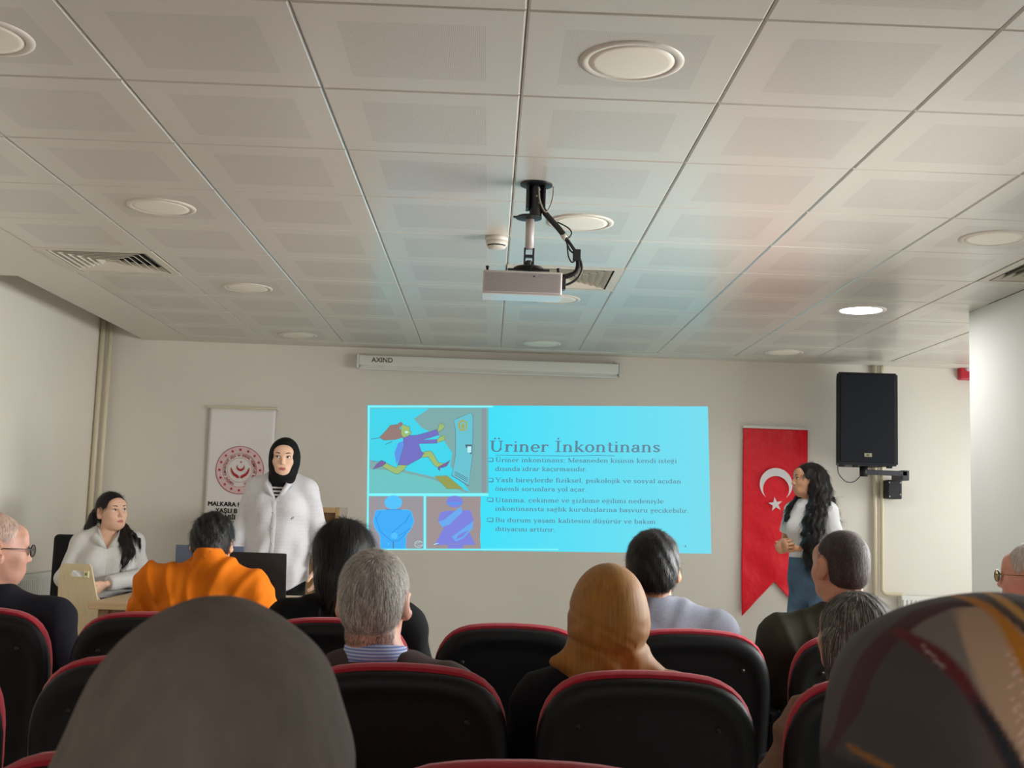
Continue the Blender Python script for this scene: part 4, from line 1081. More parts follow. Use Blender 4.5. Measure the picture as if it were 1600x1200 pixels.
def strands(name, src, count, flow, mats, parent, length=(.02, .04), width=.0009, lift=.12, seed=1, region=None, curl=0., seg=4):
    """fine hair ribbons rooted on mesh src; flow(p, n) gives the combing direction"""
    me = src.data; rr = np.random.RandomState(seed)
    nf = len(me.polygons); C_ = np.zeros(nf*3); me.polygons.foreach_get('center', C_); C_ = C_.reshape(-1, 3); N_ = np.zeros(nf*3); me.polygons.foreach_get('normal', N_); N_ = N_.reshape(-1, 3)
    if region is not None: k = region(C_); C_, N_ = C_[k], N_[k]
    if len(C_) == 0: return None
    i = rr.randint(0, len(C_), count); p = C_[i]+rr.uniform(-.002, .002, (count, 3)); n = N_[i]
    L = rr.uniform(*length, count); d = flow(p, n)+rr.normal(0, .18, (count, 3)); V = []; n0 = n.copy()
    ph = rr.uniform(0, 6.28, count)
    for s in range(seg+1):
        d = flow(p, n0)*.6+d*.4; d = d-(d*n0).sum(1)[:, None]*n0*(1-.0); d /= np.maximum(np.linalg.norm(d, axis=1), 1e-6)[:, None]
        side = np.cross(d, n0); side /= np.maximum(np.linalg.norm(side, axis=1), 1e-6)[:, None]
        w = width*(1-.8*s/seg); V.append(p-side*w/2); V.append(p+side*w/2)
        p = p+(d+n0*lift*(.3 if s else 1)+side*curl*np.sin(ph+s*1.3)[:, None])*(L/seg)[:, None]
    V = np.stack(V, 1); m = V.shape[1]; base = (np.arange(count)*m)[:, None]
    Q = np.concatenate([base+np.array([2*s, 2*s+1, 2*s+3, 2*s+2]) for s in range(seg)], 0)
    me2 = bpy.data.meshes.new(name); V = V.reshape(-1, 3)
    me2.vertices.add(len(V)); me2.vertices.foreach_set('co', V.astype(np.float32).ravel()); me2.loops.add(len(Q)*4); me2.loops.foreach_set('vertex_index', Q.ravel().astype(np.int32))
    me2.polygons.add(len(Q)); me2.polygons.foreach_set('loop_start', np.arange(0, len(Q)*4, 4, dtype=np.int32)); me2.update(calc_edges=True)
    o = link(name, me2, mats, parent, True)
    ms = rr.randint(0, len(mats) if isinstance(mats, (list, tuple)) else 1, count); me2.polygons.foreach_set('material_index', np.tile(ms, seg).astype(np.int32))
    o['kind'] = 'stuff'
    return o
def hair_mat(name, rgb, rough=.45): return mat(name, rgb, rough=rough, spec=.35, noise=.25, nscale=90, stretch=(1, 1, .15), bump=.5, bscale=260)
H_black = hair_mat('hair_black', (16, 13, 14)); H_black2 = hair_mat('hair_black_lighter', (34, 29, 29)); H_brown = hair_mat('hair_dark_brown', (30, 22, 21)); H_brown2 = hair_mat('hair_brown_lighter', (52, 38, 34))
H_grey = hair_mat('hair_grey', (128, 122, 116), .6); H_lgrey = hair_mat('hair_light_grey', (186, 180, 172), .6); H_dgrey = hair_mat('hair_dark_grey', (72, 68, 66), .6); H_white = hair_mat('hair_white', (206, 196, 184), .6)
def npT(T): return np.linalg.inv(np.array(T))
def hair_cap(T, h=.004, short=True, puff=0.0, low=-.075, extra=(), parent=None, mats=None, name='hair', hairline=0.0, ks=.03, lump=0.0):
    """hair hugging the skull, open at the face"""
    prims = [el((0, -.018, .036), (.081+puff, .103+puff, .091+puff)), el((0, -.045, -.02), (.068+puff, .068+puff, .062+puff))]
    A = np.array(T); g = group(prims+list(extra), [0, .03]+[ks]*len(extra)); X = xform(g, T)
    F = Field(X[1]-.01, X[2]+.01, h); F.add(X, 0)
    I = npT(T); sc = np.linalg.norm(A[:3, 0])
    def loc(X_, Y_, Z_): return [I[a, 0]*X_+I[a, 1]*Y_+I[a, 2]*Z_+I[a, 3] for a in range(3)]
    def kp(X_, Y_, Z_):
        x, y, z = loc(X_, Y_, Z_)
        a = .766*(y-.085-hairline)-.643*(z-.075)
        if short: a = np.maximum(a, (low-z))
        e = .029-np.sqrt((y+.004)**2+((z+.006)*.72)**2)          # room for the ears
        e = np.minimum(e, np.abs(x)-.045)
        if short: a = np.maximum(a, e)
        return a*sc
    F.keep(kp, .006)
    if lump: F.disp(lambda x, y, z: lump*(np.sin(x*95+y*40)*np.sin(z*70+x*30)+.6*np.sin(x*200+z*120)))
    return F.build(name, mats or [H_black], parent)
def flow_down(T, crown=(0, -.06, .10), fwd=0.0):
    A = np.array(T); c = A[:3, :3]@np.array(crown)+A[:3, 3]; dn = -nrm(A[:3, 2])
    def f(p, n):
        d = p-c; d = d/np.maximum(np.linalg.norm(d, axis=1), 1e-6)[:, None]; return d*.8+dn*.7
    return f

# ---- whole figures from joints (person faces +y, right hand at +x)
def body_prims(j, fat=0.0, arms=True, legs=True, female=False):
    o = []; g = fat; sw = j['sw']; sz = j['shz']; cy = j.get('cy', 0.0)
    pz = j['pelvis'][2]
    o.append((tor(j['pelvis'], np.array(j['pelvis'])+(0, 0, .06), .155+g, .145+g, .75), .03))
    o.append((tor(np.array(j['pelvis'])+(0, 0, .06), j['chest'], .135+g, .150+g, .70), .06))
    o.append((tor(j['chest'], np.array(j['chest'])+(0, 0, .07), .155+g, .150+g, .68), .05))
    c = np.array(j['chest'])
    for s in (-1, 1):
        sh = np.array([s*(sw-.052), c[1], sz-.058]); o.append((rc((s*.05, c[1], sz-.085), sh, .062+g, .052+g), .05))
        o.append((rc((s*.02, c[1]-.01, sz+.012), sh+(s*-.012, 0, .004), .046+g, .046+g), .04))
        if female: o.append((el((s*.068, c[1]+.085, c[2]+.02), (.056+g, .05+g, .055+g)), .05))
        if arms:
            e, w = np.array(j['el'][s]), np.array(j['wr'][s]); o.append((rc(sh, e, .048+g, .038+g), .03)); o.append((rc(e, w, .037+g, .024+g*1.1), .02))
        if legs:
            h = np.array(j['pelvis'])+(s*.085, 0, -.02); k, a = np.array(j['kn'][s]), np.array(j['an'][s])
            o.append((rc(h, k, .082+g, .054+g), .04)); o.append((rc(k, a, .052+g, .036+g), .02))
    return o
def body_box(prims, pad=.03):
    return np.min([p[0][1] for p in prims], 0)-pad, np.max([p[0][2] for p in prims], 0)+pad
def skin_body(j, T, mats, parent, h=.0055, hands=None, paint=None, ears=True, female=False, legs=True, feet=True):
    pr = body_prims(j, -.006, True, legs, female)
    ht = np.array(T)[:3, 3]; up = np.array(T)[:3, 2]; fw = np.array(T)[:3, 1]
    nb_ = ht-up*.075-fw*.022; nk = np.array((0, j['chest'][1]-.005, j['shz']+.005))
    pr.append((rc(nk, nb_, .056*j.get('neck', 1), .050*j.get('neck', 1)), .03))
    H = xform(head_prim(ears), T); pr.append((H, .018))
    for s in (-1, 1):
        if hands and hands.get(s) is not None: pr.append((xform(hand_prim(s, **hands[s][1]), hands[s][0]), .010))
        if legs and feet:
            a = np.array(j['an'][s]); pr.append((tor(a+(0, -.02, -.045), a+(0, .15, -.06), .036, .03, .8, (0, 0, 1)), .02))
    lo, hi = body_box(pr); lo[2] = max(lo[2], .001)
    F = Field(lo, hi, h)
    for p, k in pr: F.add(p, k)
    return F.build('body', mats, parent, paint or face_paint(T))
def folds(amp, f=(30, 12, 22), seed=0, zdir=1.0, creases=0.0):
    r = np.random.RandomState(seed); a = [(r.uniform(-1, 1)*f[0], r.uniform(-1, 1)*f[1], r.uniform(-.6, .6)*f[2], r.uniform(0, 6)) for _ in range(7)]
    def g(X, Y, Z):
        w = 0
        for p, q, t, c in a: w = w+np.sin(p*X+q*Y+t*Z+c+1.2*np.sin(9*X+7*Z+c))
        c_ = 0
        if creases: c_ = creases*(np.abs(np.sin(X*34+2.2*np.sin(Z*9+X*5)+.8))**6+.8*np.abs(np.sin(X*19-Z*21+1.5*np.sin(Z*14)))**8)
        return amp*w/2.2-c_
    return g

# ------------------------------------------------------------------ the three presenters
# standing woman in the black headscarf (faces the camera: rotated by half a turn)
def standing_white_shirt():
    t = thing('person', 'standing woman in black headscarf and loose white shirt in front of the white banner', 'person', (-1.235, 7.0, 0), math.radians(176))
    sz = 1.375
    j = dict(sw=.205, shz=sz, pelvis=(0, 0, .90), chest=(0, 0, 1.19), el={-1: (-.245, -.01, 1.075), 1: (.235, .0, 1.075)}, wr={-1: (-.262, .06, .868), 1: (.262, .07, .862)},
             kn={-1: (-.10, .01, .50), 1: (.10, .01, .50)}, an={-1: (-.11, -.02, .10), 1: (.11, -.02, .10)})
    T = head_T((-.012, .022, 1.497), yaw=9, pitch=-1, s=1.0)
    hl = hand_T(j['wr'][-1], (0.05, .10, -1), (.25, 1, 0)); hr = hand_T(j['wr'][1], (-.06, .06, -1), (-.25, 1, 0))
    # side convention: +1 is the person's right hand (+x)
    skin_body(j, T, [S_fair, M_lips], t, h=.0036, hands={-1: (hl, dict(curl=24)), 1: (hr, dict(curl=22))}, ears=False, female=True)
    add_face(t, T, gaze=.5)
    # headscarf
    M_hij = cloth_mat('black_headscarf_cloth', (11, 11, 14), rough=.75, spec=.25)
    g = group([el((0, -.022, .018), (.093, .112, .117)), el((0, .010, -.045), (.082, .088, .085)), rc((0, .0, -.10), (0, -.005, -.135), .076, .078), el((0, .03, -.125), (.078, .07, .035)), ('-', el((0, .088, -.012), (.0585, .075, .080)))], [0, .04, .03, .03, .008])
    X = xform(g, T); F = Field(X[1]-.01, X[2]+.01, .0042); F.add(X, 0)
    F.disp(lambda x, y, z: .0022*np.sin(z*95+x*38+y*30)*np.clip((1.46-z)*12, 0, 1)+.0012*np.sin(y*70+z*50))
    F.build('headscarf', M_hij, t)
    # striped top under the shirt
    M_st = bpy.data.materials.new('striped_knit'); M_st.use_nodes = True; nt = M_st.node_tree; b = nt.nodes['Principled BSDF']; b.inputs['Roughness'].default_value = .85
    geo = nt.nodes.new('ShaderNodeTexCoord'); sp = nt.nodes.new('ShaderNodeSeparateXYZ'); nt.links.new(geo.outputs['Object'], sp.inputs[0])
    m1 = nt.nodes.new('ShaderNodeMath'); m1.operation = 'MULTIPLY'; m1.inputs[1].default_value = 1/.0215; nt.links.new(sp.outputs[2], m1.inputs[0])
    m2 = nt.nodes.new('ShaderNodeMath'); m2.operation = 'FRACT'; nt.links.new(m1.outputs[0], m2.inputs[0]); m3 = nt.nodes.new('ShaderNodeMath'); m3.operation = 'GREATER_THAN'; m3.inputs[1].default_value = .52; nt.links.new(m2.outputs[0], m3.inputs[0])
    mx = nt.nodes.new('ShaderNodeMix'); mx.data_type = 'RGBA'; mx.inputs[6].default_value = (*srgb((20, 20, 26)), 1); mx.inputs[7].default_value = (*srgb((220, 216, 210)), 1); nt.links.new(m3.outputs[0], mx.inputs[0]); nt.links.new(mx.outputs[2], b.inputs['Base Color'])
    F = Field((-.16, -.14, 1.05), (.16, .2, 1.44), .005)
    for p, k in body_prims(j, .004, False, False, True): F.add(p, k)
    F.add(rc((0, 0, 1.37), (0, .0, 1.40), .075, .072), .03)
    F.keep(lambda x, y, z: np.maximum(np.abs(x)-.13, 1.08-z), .01); F.build('striped_top', M_st, t)
    # shirt
    M_sh = cloth_mat('white_cotton_muslin', (216, 214, 219), weave=500, rough=.85, noise=.03, nscale=60, bump=.5, bdist=.001)
    pr = body_prims(j, .013, True, False, True)
    lo, hi = body_box(pr, .06); lo[2] = .70
    F = Field(lo, hi, .0052)
    for p, k in pr: F.add(p, k)
    F.add(tor((0, .01, .80), (0, .01, 1.15), .200, .165, .66), .05)
    F.add(rc((0, -.005, 1.38), (0, -.012, 1.41), .072, .070), .02)
    for s in (-1, 1): F.add(rc(np.array(j['el'][s]), np.array(j['wr'][s])+(0, 0, .05), .058, .043), .02); F.add(rc(np.array(j['wr'][s])+(0, -.008, .055), np.array(j['wr'][s])+(0, .0, .022), .039, .039), .004)
    F.disp(lambda x, y, z: .0075*np.sin(x*46+1.6*np.sin(z*7+x*5))*np.clip((1.25-z)*2.4, 0.05, 1)+.004*np.sin(z*34+x*26*np.sign(x)+2*np.sin(x*12))*np.clip(1.5-np.abs(z-1.12)*3, 0, 1)+.0005*np.sin(z*300))
    def kp(x, y, z):
        hem = .742+.05*np.clip(np.abs(x)-.09, 0, .1)/.1+.012*np.sin(x*18)
        wz = np.where(x > 0, j['wr'][1][2], j['wr'][-1][2])
        low = np.where(np.abs(x) > .212, wz+.014-z, hem-z)
        v = (.052*np.clip((z-1.255)/.115, 0, 1.4)-np.abs(x+.0))*1.0          # V opening at the front
        v = np.minimum(v, y-.02)
        nk = .066-np.sqrt(x*x+(y+.005)**2); nk = np.minimum(nk, z-1.375)
        return np.maximum(np.maximum(low, v), np.maximum(nk, z-1.425))
    F.keep(kp, .004); sh = F.build('shirt', M_sh, t)
    for s in (-1, 1):    # collar leaves
        q = B(); A = [(.004, .108, 1.262), (.050, .110, 1.345), (.064, .060, 1.402), (.078, .010, 1.425), (.098, .020, 1.395), (.094, .075, 1.345), (.060, .112, 1.300)]
        pts = [Vector((s*x, y+.016, z)) for x, y, z in A]; n = Vector((0, .004, .0))
        a = [q.bm.verts.new(p) for p in pts]; c = [q.bm.verts.new(p-n*1.2) for p in pts]
        q.bm.faces.new(a); q.bm.faces.new(c[::-1])
        for i in range(len(a)): q.bm.faces.new((a[i], c[i], c[(i+1) % len(a)], a[(i+1) % len(a)]))
        o = q.build('collar', M_sh, t, True)
    # placket with buttons
    def front_y(z, x=0.0):
        hit = sh.ray_cast(Vector((x, .6, z)), Vector((0, -1, 0))); return hit[1].y if hit[0] else .15
    pts = [(.004, front_y(z, .004)+.0005, z) for z in np.linspace(1.245, .77, 30)]
    q = B(); pr_ = None
    for (x, y, z) in pts:
        row = [q.bm.verts.new((x+dx, y+.001+.0016*(abs(dx) < .013), z)) for dx in (-.014, -.012, .012, .014)]
        if pr_:
            for i in range(3): q.bm.faces.new((pr_[i], pr_[i+1], row[i+1], row[i]))
        pr_ = row
    o = q.build('placket', M_sh, t, True)
    for z in (1.18, 1.09, 1.0, .91, .82): B().lathe([(.0055, -.001), (.0055, .002)], c=(.004, front_y(z, .004)+.004, z), n=12, axis='y').build('button', M_white_enamel, t, True)
    mt = Matrix.Translation((-.105, front_y(1.155, -.105)+.003, 1.15)) @ Matrix.Rotation(math.pi, 4, 'Z') @ FACE_CAM
    text_mesh('pocket_print', 'p', .03, mt, mat('print_grey', (110, 112, 124)), t, align='CENTER', sx=1.2)
    # trousers
    M_tr = cloth_mat('black_trousers', (16, 16, 18))
    pr = [(rc(np.array(j['pelvis'])+(s*.075, 0, -.02), j['kn'][s], .098, .078), .03) for s in (-1, 1)]+[(rc(j['kn'][s], j['an'][s], .075, .064), .02) for s in (-1, 1)]+[(tor((0, 0, .88), (0, 0, .98), .165, .15, .75), .03)]
    lo, hi = body_box(pr); F = Field(lo, hi, .008)
    for p, k in pr: F.add(p, k)
    F.keep(lambda x, y, z: .06-z); F.build('trousers', M_tr, t)
    for s in (-1, 1):
        a = j['an'][s]; F = Field((a[0]-.07, a[1]-.1, 0), (a[0]+.07, a[1]+.22, .12), .006); F.add(tor((a[0], a[1]-.03, .04), (a[0], a[1]+.14, .03), .046, .04, .75, (0, 0, 1)), .01); F.keep(lambda x, y, z: .002-z); F.build('shoe', M_blackp, t)
    return t
standing_white_shirt()

# seated woman with the ponytail
def seated_white_shirt():
    t = thing('person', 'seated young woman with dark ponytail, white shirt and grey trousers, looking to the side', 'person', (-2.295, 7.17, 0), math.radians(196))
    sz = 1.015
    j = dict(sw=.20, shz=sz, pelvis=(0, -.03, .575), chest=(0, .02, .84), el={-1: (-.225, .10, .765), 1: (.235, .08, .75)}, wr={-1: (-.01, .28, .735), 1: (.10, .32, .70)},
             kn={-1: (-.26, .33, .655), 1: (-.13, .42, .57)}, an={-1: (-.12, .40, .34), 1: (-.12, .36, .10)})
    T = head_T((-.01, .045, 1.150), yaw=31, pitch=2, roll=3, s=.99)
    hl = hand_T(j['wr'][-1], (.72, .35, -.6), (0.3, 1, .5)); hr = hand_T(j['wr'][1], (-.25, .5, -.8), (-1, .5, .2))
    skin_body(j, T, [S_light, M_lips], t, h=.0038, hands={-1: (hl, dict(curl=22)), 1: (hr, dict(curl=22))}, female=True)
    add_face(t, T, gaze=-.4)
    cap = hair_cap(T, .004, False, puff=.0, parent=t, mats=[H_black], extra=[('-', el((.082, -.006, -.01), (.03, .028, .045))), ('-', el((-.082, -.006, -.01), (.03, .028, .045))), el((0, -.125, .03), (.032, .03, .034))], ks=.015)
    strands('hair_strands', cap, 3000, flow_down(T, (0, .085, .08)), [H_black, H_black2, H_brown], t, (.03, .06), .0014, .03, seed=2)
    I = np.array(T)
    def W(x, y, z): return tuple(I[:3, :3]@np.array((x, y, z))+I[:3, 3])
    # ponytail: falls behind the head, and a thick lock forward over the left shoulder
    tails = [([W(0, -.13, .03), (.085, -.01, 1.13), (.115, -.0, 1.05), (.13, .02, .985)], [.030, .030, .028, .016]),
             ([W(0, -.13, .01), (-.055, -.06, 1.075), (-.085, .04, 1.045), (-.10, .115, .985), (-.125, .145, .92), (-.105, .155, .86), (-.075, .155, .81)], [.028, .030, .034, .038, .034, .022, .006]),
             ([(-.09, .06, 1.05), (-.135, .10, 1.03), (-.175, .10, .99), (-.19, .09, .94)], [.014, .012, .009, .003])]
    F = Field((-.25, -.2, .78), (.25, .25, 1.35), .0045)
    for pts, rr in tails:
        for a, b_, r0, r1 in zip(pts[:-1], pts[1:], rr[:-1], rr[1:]): F.add(rc(a, b_, r0, r1), .012)
    F.disp(lambda x, y, z: .0035*np.sin(x*160+y*120+z*25+2*np.sin(z*30)))
    hp = F.build('ponytail', H_black, t)
    strands('hair_strands', hp, 2500, lambda p, n: np.tile(np.array([-.05, .1, -1.]), (len(p), 1)), [H_black, H_brown2, H_brown], t, (.04, .08), .0014, .10, seed=3, curl=.25)
    M_sh = cloth_mat('white_linen_shirt', (208, 205, 202), weave=500, bump=.45, bdist=.001)
    pr = body_prims(j, .009, True, False, True); lo, hi = body_box(pr, .05); lo[2] = .55; F = Field(lo, hi, .0052)
    for p, k in pr: F.add(p, k)
    for s in (-1, 1): F.add(rc(np.array(j['el'][s]), np.array(j['wr'][s])+nrm(np.array(j['el'][s])-np.array(j['wr'][s]))*.045, .054, .040), .025)
    F.add(tor((0, .02, .66), (0, .02, .80), .178, .168, .72), .05)
    F.add(rc((0, .005, 1.01), (0, .0, 1.05), .066, .064), .02)
    F.disp(folds(.0042, (38, 24, 34), 4))
    wr = {s: (np.array(j['wr'][s]), nrm(np.array(j['wr'][s])-np.array(j['el'][s]))) for s in (-1, 1)}
    def kp(x, y, z):
        v = np.minimum(.038*np.clip((z-.93)/.08, 0, 1.8)-np.abs(x), y-.02)
        nk = np.minimum(.060-np.sqrt(x*x+(y-.0)**2), z-1.0)
        d = np.maximum(v, nk); d = np.maximum(d, z-1.065)
        for s in (-1, 1):
            w, n = wr[s]; q = (x-w[0])*n[0]+(y-w[1])*n[1]+(z-w[2])*n[2]+.018; near = .10-np.sqrt((x-w[0])**2+(y-w[1])**2+(z-w[2])**2)
            d = np.maximum(d, np.minimum(q, near))
        return np.maximum(d, .60-z)
    F.keep(kp, .004); F.build('shirt', M_sh, t)
    for s in (-1, 1):
        q = B(); A = [(.004, .128, .935), (.044, .108, 1.01), (.058, .055, 1.058), (.066, .0, 1.072), (.088, .015, 1.045), (.094, .075, .99), (.055, .122, .955)]
        pts = [Vector((s*x*1.12, y+.018, z)) for x, y, z in A]; a = [q.bm.verts.new(p) for p in pts]; c = [q.bm.verts.new(p-Vector((0, .006, 0))) for p in pts]
        q.bm.faces.new(a); q.bm.faces.new(c[::-1])
        for i in range(len(a)): q.bm.faces.new((a[i], c[i], c[(i+1) % len(a)], a[(i+1) % len(a)]))
        q.build('collar', M_sh, t, True)
    q = B().ring([(.05*math.cos(a), .035+.058*math.sin(a)*1.0, .985-.03*math.sin(a)) for a in np.linspace(.2, math.pi-.2, 16)], .0009, 6); o = q.build('necklace', mat('gold_chain', (220, 180, 110), rough=.25, metal=1), t, True)
    M_tr = cloth_mat('grey_trousers', (92, 96, 106))
    pr = [(rc(np.array(j['pelvis'])+(s*.085, 0, -.02), j['kn'][s], .098, .075), .03) for s in (-1, 1)]+[(rc(j['kn'][s], j['an'][s], .072, .055), .02) for s in (-1, 1)]+[(tor((0, -.03, .56), (0, -.02, .64), .17, .155, .8), .03)]
    lo, hi = body_box(pr); F = Field(lo, hi, .007)
    for p, k in pr: F.add(p, k)
    F.disp(folds(.002, (40, 40, 40), 3)); F.keep(lambda x, y, z: np.maximum(.12-z, np.minimum(x*0+1, -1+0*x))); F.build('trousers', M_tr, t)
    return t
seated_white_shirt()

# standing woman in profile at the flag
def standing_profile():
    t = thing('person', 'standing woman with very long wavy black hair, white t-shirt and blue jeans beside the flag', 'person', (2.172, 7.8, 0), math.radians(125))
    # faces mostly to the photo's left and a little to the camera
    sz = 1.36
    j = dict(sw=.195, shz=sz, pelvis=(0, -.01, .905), chest=(0, 0, 1.17), el={-1: (-.225, -.02, 1.065), 1: (.225, .0, 1.065)}, wr={-1: (-.045, .225, 1.055), 1: (.055, .245, 1.075)},
             kn={-1: (-.10, .02, .50), 1: (.10, .02, .50)}, an={-1: (-.10, -.02, .10), 1: (.11, -.02, .10)})
    T = head_T((.0, .030, 1.505), yaw=-28, pitch=0, s=.99)
    hl = hand_T(j['wr'][-1], (.62, .50, .0), (0, .2, 1)); hr = hand_T(j['wr'][1], (-.80, .35, -.06), (0, .2, 1))
    skin_body(j, T, [S_tan, M_lips], t, h=.0036, hands={-1: (hl, dict(curl=46, spread=.3, thumb=12)), 1: (hr, dict(curl=50, spread=.3, thumb=12))}, female=True)
    add_face(t, T, gaze=0)
    I = np.array(T)
    def W(x, y, z): return np.array(tuple(I[:3, :3]@np.array((x, y, z))+I[:3, 3]))
    # hair: cap plus long mane over back and near (left) shoulder
    g = group([el((0, -.022, .036), (.085, .106, .090)), el((0, -.05, -.03), (.082, .078, .075)), ('-', el((0, .105, -.03), (.075, .085, .105)))], [0, .03, .008])
    Xc = xform(g, T); F = Field((-.32, -.25, .86), (.25, .22, 1.66), .0048); F.add(Xc, 0)
    locks = [([W(-.06, -.04, .02), W(-.085, -.03, -.06), (-.110, .05, 1.36), (-.125, .12, 1.22), (-.130, .145, 1.10), (-.13, .14, .99), (-.125, .12, .91)], [.055, .062, .076, .080, .074, .060, .026]),
             ([W(-.03, -.08, .02), W(-.05, -.09, -.07), (-.10, -.05, 1.34), (-.14, -.03, 1.22), (-.15, .0, 1.08), (-.14, .03, .98)], [.06, .06, .060, .060, .05, .02]),
             ([W(.03, -.08, .02), W(.03, -.09, -.08), (.03, -.12, 1.30), (.02, -.13, 1.15), (.0, -.13, 1.02)], [.06, .062, .066, .060, .03]),
             ([W(.065, .0, -.0), W(.078, .01, -.07), (.11, .07, 1.33), (.10, .125, 1.27), (.085, .14, 1.22)], [.02, .022, .022, .016, .006])]
    for pts, rr in locks:
        for a, b_, r0, r1 in zip(pts[:-1], pts[1:], rr[:-1], rr[1:]): F.add(tor(a, b_, r0, r1, .75, (0, 1, 0)), .02)
    F.disp(lambda x, y, z: .0055*np.sin(z*78+x*45+y*30)*np.clip((1.52-z)*5, 0, 1)+.0042*np.sin(x*110+y*120+z*12+1.5*np.sin(z*40))*np.clip((1.6-z)*5, 0, 1))
    hr_ = F.build('hair', H_black, t)
    strands('hair_strands', hr_, 9000, lambda p, n: np.tile(np.array([0, 0, -1.]), (len(p), 1))+.8*np.stack([np.sin(p[:, 2]*75+p[:, 0]*40), np.cos(p[:, 2]*75+p[:, 1]*40), 0*p[:, 0]], 1), [H_black, H_black2, H_brown], t, (.04, .09), .0018, .10, seed=8, curl=.5)
    M_ts = cloth_mat('white_tshirt', (228, 228, 230), weave=800)
    pr = body_prims(j, .010, False, False, True)
    for s in (-1, 1):
        a = np.array([s*(j['sw']-.052), 0, sz-.058]); e = np.array(j['el'][s]); pr.append((rc(a, a+(e-a)*.66, .060, .057), .03))
    lo, hi = body_box(pr, .04); lo[2] = .93; F = Field(lo, hi, .005)
    for p, k in pr: F.add(p, k)
    F.add(rc((0, -.0, 1.365), (0, -.0, 1.385), .062, .060), .02); F.disp(folds(.0025, (30, 30, 40), 6))
    def kp(x, y, z):
        d = .960-z; d = np.maximum(d, z-1.385); d = np.maximum(d, np.minimum(.055-np.sqrt(x*x+y*y), z-1.35))
        for s in (-1, 1):
            sh = np.array([s*(j['sw']-.052), 0, sz-.058]); e = np.array(j['el'][s]); n = nrm(e-sh); c = sh+(e-sh)*.62
            q = (x-c[0])*n[0]+(y-c[1])*n[1]+(z-c[2])*n[2]
            arm = np.abs(x)-.165 if True else 0
            d = np.maximum(d, np.minimum(q, s*x-.150))
        return d
    F.keep(kp, .004); F.build('tshirt', M_ts, t)
    for s in (-1, 1):
        sh = np.array([s*(j['sw']-.052), 0, sz-.058]); e = np.array(j['el'][s]); a = sh+(e-sh)*.60; b_ = sh+(e-sh)*.63
        B().ring([a, b_], .0575, 24).build('sleeve_hem', M_ts, t, True)
    M_jn = cloth_mat('blue_denim', (84, 108, 132), weave=700, noise=.22, nscale=8, bump=.5)
    pr = [(rc(np.array(j['pelvis'])+(s*.075, -.01, -.03), j['kn'][s], .092, .070), .025) for s in (-1, 1)]+[(rc(j['kn'][s], j['an'][s], .068, .068), .02) for s in (-1, 1)]+[(tor((0, -.01, .86), (0, -.0, .99), .160, .146, .84), .03)]
    lo, hi = body_box(pr); F = Field(lo, hi, .006)
    for p, k in pr: F.add(p, k)
    F.disp(folds(.0025, (30, 30, 60), 9)); F.keep(lambda x, y, z: np.maximum(.06-z, z-.995), .004); F.build('jeans', M_jn, t)
    q = B(); pts = [(.132*math.cos(a), -.005+.106*math.sin(a), .985) for a in np.linspace(0, 2*math.pi, 40)[:-1]]; q.ring(pts, .012, 8, closed=True); o = q.build('waistband', M_jn, t, True)
    for v in o.data.vertices: v.co.z = .985+(v.co.z-.985)*1.6
    for s in (-1, 1):
        a = j['an'][s]; F = Field((a[0]-.07, a[1]-.1, 0), (a[0]+.07, a[1]+.22, .12), .006); F.add(tor((a[0], a[1]-.03, .04), (a[0], a[1]+.14, .03), .046, .04, .75, (0, 0, 1)), .01); F.keep(lambda x, y, z: .002-z); F.build('shoe', M_white_enamel, t)
    return t
standing_profile()

